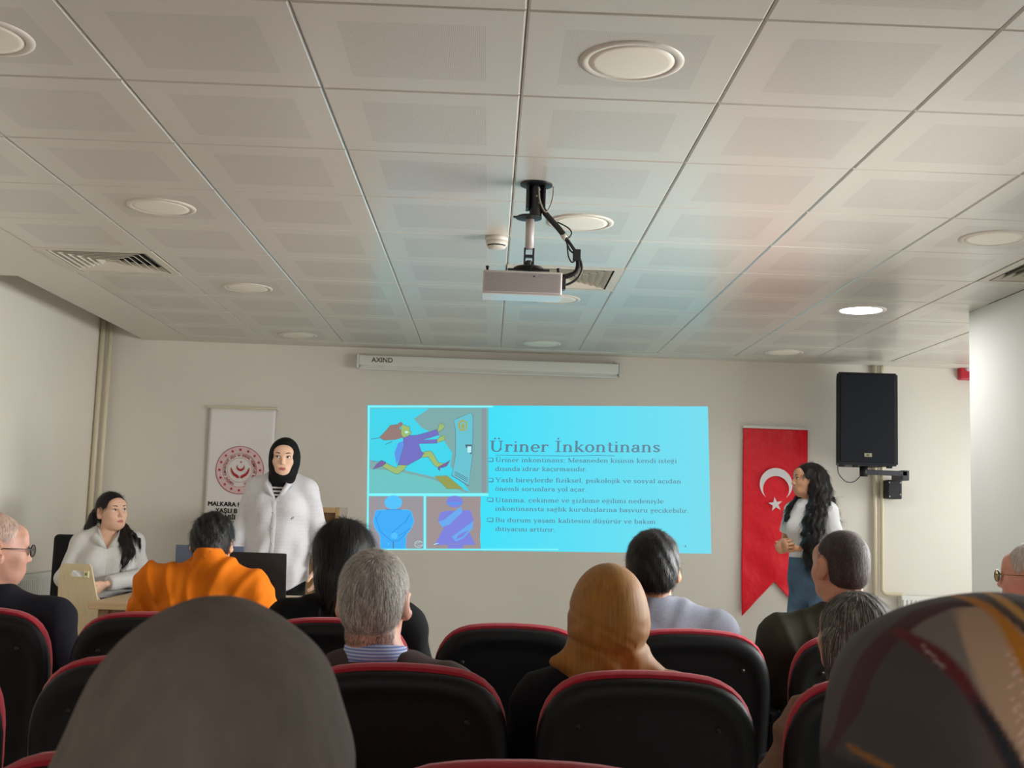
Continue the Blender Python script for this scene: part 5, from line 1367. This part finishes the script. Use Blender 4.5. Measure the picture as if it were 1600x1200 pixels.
# ------------------------------------------------------------------ the audience, seen from behind
def bare_region(T, zlo, zhi=9): 
    I = npT(T)
    def f(c): q = c@I[:3, :3].T+I[:3, 3]; return (q[:, 2] > zlo) & (q[:, 2] < zhi)
    return f
def seated(label, x, y, sz, head, yaw=0, pitch=0, roll=0, s=1.0, sw=.22, skin_m=S_tan, top=None, top_fat=.016, fold=.003, legs_m=None, ears=True, female=False, rz=0, h=.006, neck=1.0,
           el_=None, wr_=None, hands=True, collar=None, top_name='jacket', chest_y=0.0, seed=0, creases=.004, slump=0.0, cut_neck=.066, hem=.50):
    """head = centre of the head relative to (x, y, 0); returns thing, head frame"""
    t = thing('person', label, 'person', (x, y, 0), math.radians(rz))
    hx, hy, hz = head
    j = dict(sw=sw, shz=sz, pelvis=(0, .0, .565), chest=(0, chest_y, sz-.20), el=el_ or {-1: (-sw-.01, .10, sz-.30), 1: (sw+.01, .10, sz-.30)}, wr=wr_ or {-1: (-.13, .33, .60), 1: (.13, .33, .60)},
             kn={-1: (-.11, .43, .53), 1: (.11, .43, .53)}, an={-1: (-.11, .46, .10), 1: (.11, .46, .10)}, neck=neck)
    T = head_T(head, yaw, pitch, roll, s)
    hd = {-1: (hand_T(j['wr'][-1], (.35, .6, -.35), (1, .3, .3)), dict(curl=28)), 1: (hand_T(j['wr'][1], (-.35, .6, -.35), (-1, .3, .3)), dict(curl=28))} if hands else None
    skin_body(j, T, [skin_m, M_lips], t, h=h, hands=hd, ears=ears, female=female)
    pr = body_prims(j, top_fat, True, False, female); lo, hi = body_box(pr, .04); lo[2] = hem-.02
    F = Field(lo, hi, .0075)
    for p, k in pr: F.add(p, k)
    F.add(tor((0, 0, hem+.05), (0, 0, hem+.16), .165, .16, .75), .04)
    if collar: F.add(rc((0, chest_y-.010, sz-.01), (hx*.4, chest_y-.006, sz+collar), .074, .066), .015)
    F.disp(folds(fold, (26, 14, 26), seed, creases=creases))
    wr = {q: (np.array(j['wr'][q]), nrm(np.array(j['wr'][q])-np.array(j['el'][q]))) for q in (-1, 1)}
    ctop = sz+.030+(collar or .0)
    def kp(X, Y, Z):
        d = np.minimum(cut_neck*.86-np.sqrt((X-hx*.2)**2+(Y-chest_y)**2), Z-(sz-.03)); d = np.maximum(d, Z-ctop-.01)
        for q in (-1, 1):
            w, n = wr[q]; u = (X-w[0])*n[0]+(Y-w[1])*n[1]+(Z-w[2])*n[2]+.012; near = .10-np.sqrt((X-w[0])**2+(Y-w[1])**2+(Z-w[2])**2); d = np.maximum(d, np.minimum(u, near))
        return np.maximum(d, hem-Z)
    F.keep(kp, .004); F.build(top_name, top, t)
    lm = legs_m or M_bf
    pr = [(rc((q*.085, 0, .55), j['kn'][q], .092, .068), .03) for q in (-1, 1)]+[(rc(j['kn'][q], j['an'][q], .066, .052), .02) for q in (-1, 1)]+[(tor((0, 0, .56), (0, 0, .60), .165, .15, .8), .03)]
    lo, hi = body_box(pr); F = Field(lo, hi, .011)
    for p, k in pr: F.add(p, k)
    F.keep(lambda X, Y, Z: .07-Z); F.build('trousers', lm, t)
    for q in (-1, 1):
        F = Field((q*.11-.07, .36, 0), (q*.11+.07, .70, .13), .010); F.add(tor((q*.11, .43, .045), (q*.11, .60, .035), .048, .043, .75, (0, 0, 1)), .01); F.keep(lambda X, Y, Z: .004-Z); F.build('shoe', M_blackp, t)
    return t, T, j
M_navy = cloth_mat('navy_black_jacket', (30, 31, 40), weave=400); M_blazer = cloth_mat('black_blazer', (13, 14, 18), weave=600)
M_orange = cloth_mat('orange_cotton', (212, 110, 8), weave=500, noise=.06, nscale=12, rough=.8)
M_greysuit = cloth_mat('grey_suit_wool', (142, 146, 160), weave=700, noise=.08, nscale=140); M_olive = cloth_mat('olive_jacket', (54, 54, 44), weave=400)
M_brownj = cloth_mat('dark_brown_jacket', (66, 54, 52), weave=400); M_tan = cloth_mat('tan_crinkled_jacket', (128, 104, 86), weave=300, noise=.1)
M_darktop = cloth_mat('black_coat', (12, 13, 17), weave=500)
def lap(T, *v): return tuple((np.array(T)@np.array((*v, 1)))[:3])

def glasses(T, parent, frame, lens=None, name='glasses'):
    g = bpy.data.objects.new(name, None); COL.objects.link(g); g.parent = parent; g.empty_display_size = .02
    for s in (-1, 1):
        pts = [(s*.033+.026*math.cos(a), .106, .010+.019*math.sin(a)) for a in np.linspace(0, 2*math.pi, 25)[:-1]]
        o = B().ring(pts, .0016, 6, closed=True).build('lens_rim', frame, g, True); o.data.transform(T)
        o = B().lathe([(.001, 0), (.0255, .0004), (.001, .0008)][:2]+[(.0255, .0012), (.001, .0012)], c=(s*.033, .106, .010), n=24, axis='y')
        for v in o.bm.verts: v.co.z = .010+(v.co.z-.010)*.74
        o = o.build('lens', lens, g, True); o.data.transform(T)
        o = B().ring([(s*.058, .105, .014), (s*.079, .095, .016), (s*.083, .0, .012), (s*.082, -.02, -.004), (s*.078, -.026, -.02)], .0016, 6).build('temple', frame, g, True); o.data.transform(T)
    o = B().ring([(-.009, .107, .014), (0, .110, .018), (.009, .107, .014)], .0016, 6).build('bridge', frame, g, True); o.data.transform(T)
    return g
M_frame = mat('glasses_frame', (26, 24, 26), rough=.3); M_lens = mat('glasses_lens', (120, 130, 150), rough=.05); M_yl = mat('yellow_lens', (206, 200, 120), rough=.1)
for M_ in (M_lens, M_yl):
    b_ = M_.node_tree.nodes['Principled BSDF']; b_.inputs['Alpha'].default_value = .45 if M_ is M_lens else .7
M_goldf = mat('gold_frame', (120, 96, 50), rough=.3, metal=.6)

# grey-haired man, striped collar (second row)
t, T, j = seated('man with short grey hair, striped shirt collar and brown jacket, before the black blazer', -.235, 2.80, .840, (-.025, .0, 1.000), yaw=-6, pitch=-3, s=.985, sw=.215, skin_m=S_ruddy, top=M_brownj, collar=.012, seed=11, neck=1.22, h=.0042, legs_m=cloth_mat('brown_trousers', (60, 52, 46)))
cap = hair_cap(T, .0035, True, puff=.001, low=-.072, parent=t, mats=[H_grey])
whorl = flow_down(T, (.012, -.075, .085))
strands('hair_strands', cap, 14000, whorl, [H_lgrey, H_lgrey, H_grey, H_white], t, (.010, .020), .0009, .28, seed=21)
I_ = npT(T)
body_ = [c for c in t.children if c.name.startswith('body')][0]
strands('neck_hair', body_, 1500, lambda p, n: np.tile(np.array([0, 0, -1.]), (len(p), 1)), [H_grey, H_dgrey], t, (.004, .008), .0008, .2, seed=22, region=lambda c: (lambda q: (q[:, 1] < -.03) & (q[:, 2] < -.06) & (q[:, 2] > -.095) & (np.abs(q[:, 0]) < .06))(c@I_[:3, :3].T+I_[:3, 3]))
M_coll = bpy.data.materials.new('striped_shirt'); M_coll.use_nodes = True; nt = M_coll.node_tree; b_ = nt.nodes['Principled BSDF']; b_.inputs['Roughness'].default_value = .8
geo = nt.nodes.new('ShaderNodeTexCoord'); wv = nt.nodes.new('ShaderNodeTexWave'); wv.bands_direction = 'Z'; wv.inputs['Scale'].default_value = 42; nt.links.new(geo.outputs['Object'], wv.inputs['Vector'])
mx = nt.nodes.new('ShaderNodeMix'); mx.data_type = 'RGBA'; mx.inputs[6].default_value = (*srgb((96, 112, 180)), 1); mx.inputs[7].default_value = (*srgb((190, 200, 226)), 1); nt.links.new(wv.outputs['Fac'], mx.inputs[0]); nt.links.new(mx.outputs[2], b_.inputs['Base Color'])
def collar_ring(parent, c, r0, r1, z0, z1, M, tilt=.15, name='shirt_collar', open_=0.5):
    q = B(); rows = []
    for i in range(41):
        a = -R90+(-math.pi+open_/2)+ (2*math.pi-open_)*i/40
        a = R90+open_/2+(2*math.pi-open_)*i/40
        rows.append([q.bm.verts.new((c[0]+r*math.cos(a), c[1]+r*math.sin(a)*1.02, z+tilt*r*math.sin(a)*-1)) for r, z in ((r0, z0), ((r0+r1)/2-.001, (z0+z1)/2), (r1, z1), (r1-.004, z1), (r0-.005, z0))])
    for a, b in zip(rows[:-1], rows[1:]):
        for k in range(5): q.bm.faces.new((a[k], a[(k+1) % 5], b[(k+1) % 5], b[k]))
    return q.build(name, M, parent, True)
collar_ring(t, (-.016, -.010), .082, .073, .860, .901, M_coll, .16)

# mustard headscarf (second row)
t, T, j = seated('woman in a mustard yellow ribbed headscarf and black coat', .298, 2.78, .835, (-.008, .0, .986), yaw=4, pitch=-4, s=.97, sw=.205, top=M_darktop, skin_m=S_light, female=True, ears=False, seed=13, h=.006)
M_mus = bpy.data.materials.new('mustard_ribbed'); M_mus.use_nodes = True; nt = M_mus.node_tree; b_ = nt.nodes['Principled BSDF']; b_.inputs['Roughness'].default_value = .62; b_.inputs['Specular IOR Level'].default_value = .35; b_.inputs['Sheen Weight'].default_value = .1
tc = nt.nodes.new('ShaderNodeTexCoord'); mp = nt.nodes.new('ShaderNodeMapping'); mp.inputs['Scale'].default_value = (150, 60, 6); nt.links.new(tc.outputs['Object'], mp.inputs['Vector'])
nz = nt.nodes.new('ShaderNodeTexNoise'); nz.inputs['Scale'].default_value = 1; nz.inputs['Detail'].default_value = 3; nt.links.new(mp.outputs[0], nz.inputs['Vector'])
mx = nt.nodes.new('ShaderNodeMix'); mx.data_type = 'RGBA'; mx.inputs[6].default_value = (*srgb((118, 74, 20)), 1); mx.inputs[7].default_value = (*srgb((170, 116, 42)), 1); nt.links.new(nz.outputs['Fac'], mx.inputs[0]); nt.links.new(mx.outputs[2], b_.inputs['Base Color'])
bp = nt.nodes.new('ShaderNodeBump'); bp.inputs['Strength'].default_value = .5; bp.inputs['Distance'].default_value = .0015; nt.links.new(nz.outputs['Fac'], bp.inputs['Height']); nt.links.new(bp.outputs[0], b_.inputs['Normal'])
def scarf(name, prims, ks, T, h, disp, M, parent, facecut=True, box=None):
    X = xform(group(prims, ks), T); lo, hi = X[1]-.03, X[2]+.03
    F = Field(lo, hi, h); F.add(X, 0); F.disp(disp)
    if facecut: F.cut(xform(el((0, .095, -.012), (.058, .075, .080)), T), .008)
    return F, X
g_ = [el((0, -.028, .012), (.094, .112, .117)), el((.0, -.035, -.040), (.087, .092, .076)), rc((0, -.01, -.09), (0, -.01, -.12), .068, .074),
      tor((0, -.015, -.150), (0, -.015, -.170), .115, .15, .7), rc((-.03, -.03, -.100), (-.125, -.035, -.108), .034, .018), rc((.03, -.03, -.115), (.175, -.03, -.140), .034, .014)]
def musd(x, y, z):
    cr_ = .0035*np.clip((1.0-z)*10, 0, 1)*(np.abs(np.sin(22*x+30*z+1.2*np.sin(25*z)))**8+np.abs(np.sin(30*x-26*z+1.5))**8)
    low = np.clip((.975-z)*14, 0, 1)
    return cr_+.0026*low*np.sin(70*z+25*x+4*np.sin(x*14))+.0012*np.sin(120*x-55*z+6*np.sin(z*22))*np.clip((1.03-z)*7, .12, 1)+.0045*np.exp(-((z-.905-.35*np.abs(x))/.010)**2)+.0028*np.exp(-((z-.955+.5*x)/.008)**2)*(x < .05)
F, X = scarf('headscarf', g_, [0, .05, .05, .05, .03, .03], T, .0042, musd, M_mus, t); F.build('headscarf', M_mus, t)

# tan jacket, grey bob (second row, mostly hidden)
t, T, j = seated('person with a straight grey bob and crinkled tan jacket, arm beside the seat', .920, 2.80, .795, (-.005, .12, .945), yaw=18, pitch=-6, roll=6, s=.88, sw=.180, top=M_tan, skin_m=S_light, female=True, seed=14, fold=.0045, creases=.007, chest_y=.03,
                 el_={-1: (-.225, -.05, .60), 1: (.23, .06, .58)}, wr_={-1: (-.22, .14, .55), 1: (.13, .33, .60)}, top_fat=.02)
g_ = [el((0, -.024, .032), (.088, .108, .094)), el((0, -.045, -.035), (.086, .078, .075)), tor((-.062, -.03, -.02), (-.070, -.03, -.10), .045, .028, .8), tor((.062, -.03, -.02), (.070, -.03, -.10), .045, .028, .8), rc((-.03, -.07, -.06), (-.035, -.06, -.11), .045, .03), rc((.03, -.07, -.06), (.035, -.06, -.11), .045, .03), ('-', el((0, .105, -.03), (.066, .085, .10)))]
X = xform(group(g_, [0, .03, .03, .03, .03, .03, .008]), T); F = Field(X[1]-.01, X[2]+.01, .004); F.add(X, 0); F.disp(lambda x, y, z: .0012*np.sin(x*260+y*200+z*20)); bob = F.build('hair', H_dgrey, t)
strands('hair_strands', bob, 12000, flow_down(T, (0, -.02, .12)), [H_grey, H_dgrey, H_lgrey, H_dgrey, H_dgrey], t, (.02, .05), .0010, .02, seed=31)

# man in grey suit (front row)
t, T, j = seated('man with short black hair and light grey suit jacket behind the mustard headscarf', .560, 3.83, .910, (-.012, .0, 1.053), yaw=-9, pitch=1, s=1.0, sw=.25, top=M_greysuit, skin_m=S_tan, collar=.030, seed=15, h=.005, neck=1.05)
cap = hair_cap(T, .0035, True, puff=.005, low=-.066, parent=t, mats=[H_black], lump=.0012)
strands('hair_strands', cap, 7000, flow_down(T, (.02, -.07, .085)), [H_black, H_black2, H_black], t, (.015, .028), .0011, .30, seed=41)
# man with cropped hair in olive jacket (front row)
t, T, j = seated('man with closely cropped dark hair and olive jacket before the long-haired woman', 1.170, 3.83, .90, (-.005, .0, 1.078), yaw=17, pitch=-2, s=1.02, sw=.245, top=M_olive, skin_m=S_dark, collar=.028, seed=16, h=.005, neck=1.15, top_fat=.022)
H_crop = hair_mat('hair_cropped', (58, 48, 44), .7); H_crop2 = hair_mat('hair_cropped_light', (84, 72, 66), .7)
cap = hair_cap(T, .0035, True, puff=-.0062, low=-.066, parent=t, mats=[H_crop])
strands('hair_strands', cap, 9000, flow_down(T, (.0, -.06, .09)), [H_crop, H_crop2, H_black2], t, (.006, .012), .0009, .5, seed=42)
# woman in black blazer with dark updo (front row)
t, T, j = seated('woman with dark hair pinned low and black blazer, left of the grey-haired man', -.440, 3.83, .905, (-.012, .0, 1.040), yaw=-14, pitch=-6, roll=-8, s=1.05, sw=.235, top=M_blazer, skin_m=S_tan, female=True, collar=.02, seed=17, h=.006)
cap = hair_cap(T, .004, False, puff=.012, parent=t, mats=[H_black], extra=[rc((-.015, -.075, -.06), (-.025, -.080, -.10), .050, .038), el((-.03, -.105, -.055), (.034, .03, .045))], ks=.025)
strands('hair_strands', cap, 7000, flow_down(T, (0, .06, .12)), [H_black, H_black2, H_black], t, (.03, .07), .0012, .05, seed=43)
# old man with glasses at the left edge (front row)
t, T, j = seated('old balding man with glasses and dark navy jacket at the left edge', -1.60, 3.83, .885, (.010, .0, 1.045), yaw=-52, pitch=-4, s=1.03, sw=.26, top=M_navy, skin_m=S_ruddy, collar=.02, seed=18, h=.0042, neck=1.2)
cap = hair_cap(T, .0035, True, puff=-.0045, low=-.07, parent=t, mats=[skin('scalp', (196, 160, 142))])
strands('hair_strands', cap, 5000, flow_down(T, (.0, -.02, .11)), [H_lgrey, H_white, H_grey], t, (.010, .022), .0009, .25, seed=44)
glasses(T, t, M_frame, M_lens)
# white-haired man at the right edge (front row)
t, T, j = seated('white-haired man in yellow glasses cut off by the right edge', 1.805, 3.83, .885, (.0, .0, 1.062), yaw=48, pitch=-2, s=1.0, sw=.25, top=cloth_mat('navy_pullover', (40, 44, 66)), skin_m=S_ruddy, collar=.02, seed=19, h=.0045, neck=1.15)
cap = hair_cap(T, .0035, True, puff=-.001, low=-.07, parent=t, mats=[H_lgrey])
strands('hair_strands', cap, 6000, flow_down(T, (.0, -.05, .10)), [H_lgrey, H_white, H_grey], t, (.008, .016), .0009, .3, seed=45)
glasses(T, t, M_goldf, M_yl)
# person in orange at the table
stool = thing('stool', 'low dark stool under the person in orange at the table', 'stool', (-1.15, 4.92, 0))
smooth_angle(B().lathe([(.001, .47), (.16, .47), (.175, .455), (.175, .43), (.16, .42), (.001, .42)], n=32).build('seat', M_bf, stool), 40)
for a in (45, 135, 225, 315): B().ring([(.12*math.cos(math.radians(a)), .12*math.sin(math.radians(a)), .42), (.17*math.cos(math.radians(a)), .17*math.sin(math.radians(a)), 0)], .012, 8).build('leg', M_black, stool, True)
t, T, j = seated('broad person in a bright orange shirt bending over the table, back to the camera', -1.175, 4.92, .925, (.012, .085, 1.048), yaw=0, pitch=-22, s=1.0, sw=.258, top=M_orange, skin_m=S_tan, collar=.075, seed=20, creases=.010, h=.006, top_fat=.024, fold=.0075, chest_y=.02, neck=1.1, top_name='shirt', cut_neck=.07,
                 el_={-1: (-.300, .10, .68), 1: (.300, .12, .70)}, wr_={-1: (-.16, .30, .80), 1: (.14, .30, .80)})
cap = hair_cap(T, .004, True, puff=.007, low=-.085, parent=t, mats=[H_black], lump=.003, extra=[el((0, -.085, -.06), (.035, .03, .04))])
strands('hair_strands', cap, 5000, flow_down(T, (.0, -.03, .12)), [H_black, H_black2, H_dgrey], t, (.02, .04), .0013, .30, seed=46, curl=.6)

# nearest row: large headscarves
M_gs = mat('grey_brown_scarf', (108, 98, 92), rough=.9, spec=.15, noise=.10, nscale=60, stretch=(1, 1, .3), bump=.8, bscale=1100, bdist=.0006)
t, T, j = seated('woman in a large plain grey-brown headscarf, nearest the camera on the left', -.192, .84, .88, (.0, .0, 1.020), yaw=0, pitch=-8, roll=0, s=1.03, sw=.21, top=cloth_mat('taupe_coat', (92, 84, 78)), skin_m=S_light, female=True, ears=False, seed=23, h=.009)
g_ = [el((.010, -.022, .010), (.0935, .116, .119)), el((-.006, -.028, -.040), (.092, .094, .085)), tor((.0, -.01, -.14), (0, -.01, -.18), .08, .11, .8), el((.02, -.05, -.04), (.055, .065, .075))]
def gsd(x, y, z):
    a = np.clip((1.07-z)*6, 0, 1)*np.clip((x+.05)*9, 0, 1)
    return .0030*a*np.abs(np.sin(62*(x*.62+z*.78)+1.6*np.sin(x*30)+1.5*np.sin(z*25)))**3*1.3+.0012*np.sin(46*x-38*z+2.0*np.sin(20*z))+.0016*np.clip((1.0-z)*8, 0, 1)*np.sin(120*z+40*x)
F, X = scarf('headscarf', g_, [0, .04, .04, .04], T, .0028, gsd, M_gs, t); F.build('headscarf', M_gs, t)

t, T, j = seated('woman in a large patterned headscarf of brown, maroon and mustard, nearest on the right', .350, .84, .88, (.0, .0, 1.042), yaw=14, pitch=-8, roll=0, s=1.02, sw=.21, top=cloth_mat('dark_coat', (40, 34, 34)), skin_m=S_light, female=True, ears=False, seed=24, h=.009)
g_ = [el((.0, -.022, .046), (.088, .108, .074)), el((-.036, -.02, .040), (.055, .085, .072)), el((.036, -.02, .040), (.055, .085, .072)), el((0, -.022, .0), (.091, .110, .095)), el((0, -.030, -.055), (.090, .095, .085)), tor((.0, -.01, -.14), (0, -.01, -.18), .08, .11, .8)]
def psd(x, y, z): return .0014*np.sin(50*x+45*z+2*np.sin(18*z))+.0018*np.clip((1.02-z)*8, 0, 1)*np.sin(95*(z*.8-x*.6)+2*np.sin(x*30))
F, X = scarf('headscarf', g_, [0, .04, .04, .05, .06, .06], T, .0026, psd, None, t)
M_pat = bpy.data.materials.new('patterned_scarf'); M_pat.use_nodes = True; nt = M_pat.node_tree; b_ = nt.nodes['Principled BSDF']; b_.inputs['Roughness'].default_value = .62; b_.inputs['Specular IOR Level'].default_value = .3
at = nt.nodes.new('ShaderNodeAttribute'); at.attribute_name = 'pattern'; nt.links.new(at.outputs['Color'], b_.inputs['Base Color'])
n2 = nt.nodes.new('ShaderNodeTexNoise'); n2.inputs['Scale'].default_value = 900; bp = nt.nodes.new('ShaderNodeBump'); bp.inputs['Strength'].default_value = .4; bp.inputs['Distance'].default_value = .0005
nt.links.new(n2.outputs['Fac'], bp.inputs['Height']); nt.links.new(bp.outputs[0], b_.inputs['Normal'])
o = F.build('headscarf', M_pat, t); scarf_o = o
me = o.data; nv = len(me.vertices); co = np.zeros(nv*3); me.vertices.foreach_get('co', co); co = co.reshape(-1, 3)
# colours of the cloth, printed bands and a painted highlight, laid out on the head as seen from its own centre (azimuthal map about the back of the head)
HC = np.array((0, -.022, 1.042+.012))
def amap(v):
    v = np.asarray(v, float)-HC; v = v/np.linalg.norm(v, axis=-1, keepdims=True); th = np.arccos(np.clip(-v[..., 1], -1, 1)); s_ = np.maximum(np.sin(th), 1e-5)
    return v[..., 0]/s_*th*.1, v[..., 2]/s_*th*.1
U, Wz = amap(co); Dp = co[:, 1]
def on_head(x, y):
    """spot on the headscarf measured off the photograph"""
    o_ = Vector((-.350, -.84, CAMZ)); d = (P(x, y, 1.0)-Vector((0, 0, CAMZ))).normalized()
    hit = scarf_o.ray_cast(o_, d)
    if not hit[0]: hit = scarf_o.closest_point_on_mesh(o_+d*.9)
    return np.array(hit[1])
wob = .003*np.sin(U*60+Wz*40)+.002*np.sin(Wz*110+U*30)
def dist_poly(pts):
    d = np.full(nv, 9.); s_ = np.zeros(nv)
    acc_ = 0
    for (x0, z0), (x1, z1) in zip(pts[:-1], pts[1:]):
        a = np.array((x0, z0)); ab = np.array((x1-x0, z1-z0)); q = np.stack([U, Wz], 1)-a; tt = np.clip(q@ab/(ab@ab), 0, 1); dd = np.linalg.norm(q-tt[:, None]*ab, axis=1)
        u = dd < d; d = np.where(u, dd, d); s_ = np.where(u, acc_+tt, s_); acc_ += 1
    return d, s_/max(acc_, 1)
lin = lambda c: np.array(srgb(c))
base = np.tile(lin((74, 62, 60)), (nv, 1))
def blend(mask, colr):
    global base
    mask = np.clip(mask, 0, 1)[:, None]; base = base*(1-mask)+lin(colr)*mask
E_ = .0028
def below(x0, z0, x1, z1): # signed side of a line
    n = np.array((-(z1-z0), x1-x0)); n = n/np.linalg.norm(n); return (U-x0)*n[0]+(Wz-z0)*n[1]
px = lambda *q: [tuple(float(k) for k in amap(on_head(x, y))) for x, y in q]
A_ = px((1290, 1190), (1323, 1110), (1355, 1040), (1383, 1000), (1433, 962), (1483, 944), (1545, 946), (1600, 985)); B_ = px((1400, 985), (1427, 1000), (1467, 1027), (1500, 1060), (1527, 1100), (1550, 1133), (1583, 1193), (1610, 1260))
def above(pts):   # height over a poly-line
    xs = np.array([p[0] for p in pts]); zs = np.array([p[1] for p in pts]); return Wz-np.interp(U, xs, zs)
hi_ = above(A_); hb = above(B_)
panel = (hi_ < 0)
blend((-hi_/E_), (66, 58, 58))                                     # everything under the wide band
blend(np.minimum(-hi_/E_, hb/E_)*(U > px((1395, 1000))[0][0]), (112, 102, 98))       # panel between the bands
blend(np.minimum(-hi_/E_, hb/E_)*np.clip((U-px((1500, 1000))[0][0])/.04, 0, 1)*(U > px((1395, 1000))[0][0]), (170, 138, 114))  # panel turns paler beige towards the right
blend(np.clip(-hb/.03, 0, 1)*np.clip((U-px((1480, 1000))[0][0])/.05, 0, 1)*(hi_ < 0)*.7, (126, 98, 72))
blend((np.sin(U*900)*np.sin(Wz*1100+U*300)-.2)*(U > px((1572, 1050))[0][0])*(hb > .01)*(Wz < px((1580, 1010))[0][1])*2, (206, 168, 150))
d, s_ = dist_poly(A_); blend((.0085+.004*np.sin(s_*5)+wob*.6-d)/E_, (62, 27, 30))
d, s_ = dist_poly(B_); blend((.0058+wob*.4-d)/E_, (88, 24, 30)); blend(((.0055+wob*.4-d)/E_)*np.clip((s_-.50)/.12, 0, 1), (20, 20, 28))
d, s_ = dist_poly(px((1440, 1008), (1475, 1045))); blend((.0012-d)/.001, (150, 130, 126))  # thin highlight streak painted into the scarf colour
d, s_ = dist_poly(px((1470, 928), (1517, 936), (1550, 954), (1583, 990), (1620, 1050), (1640, 1120))); blend((.0065+wob*.5-d)/E_, (178, 110, 34)); M_top = px((1477, 922), (1530, 924), (1575, 944), (1600, 965), (1640, 1000)); dd_, _s = dist_poly(M_top); blend((.006+wob*.4-dd_)/E_, (196, 142, 74))
d, s_ = dist_poly(px((1325, 1165), (1350, 1180), (1390, 1200))); blend((.0035-d)/E_, (146, 92, 36)); q0 = px((1320, 1180))[0]; blend(((q0[1]-Wz)/.006)*(U < q0[0]+.03), (40, 38, 44))
ca = me.color_attributes.new('pattern', 'FLOAT_COLOR', 'POINT'); ca.data.foreach_set('color', np.concatenate([base, np.ones((nv, 1))], 1).astype(np.float32).ravel())
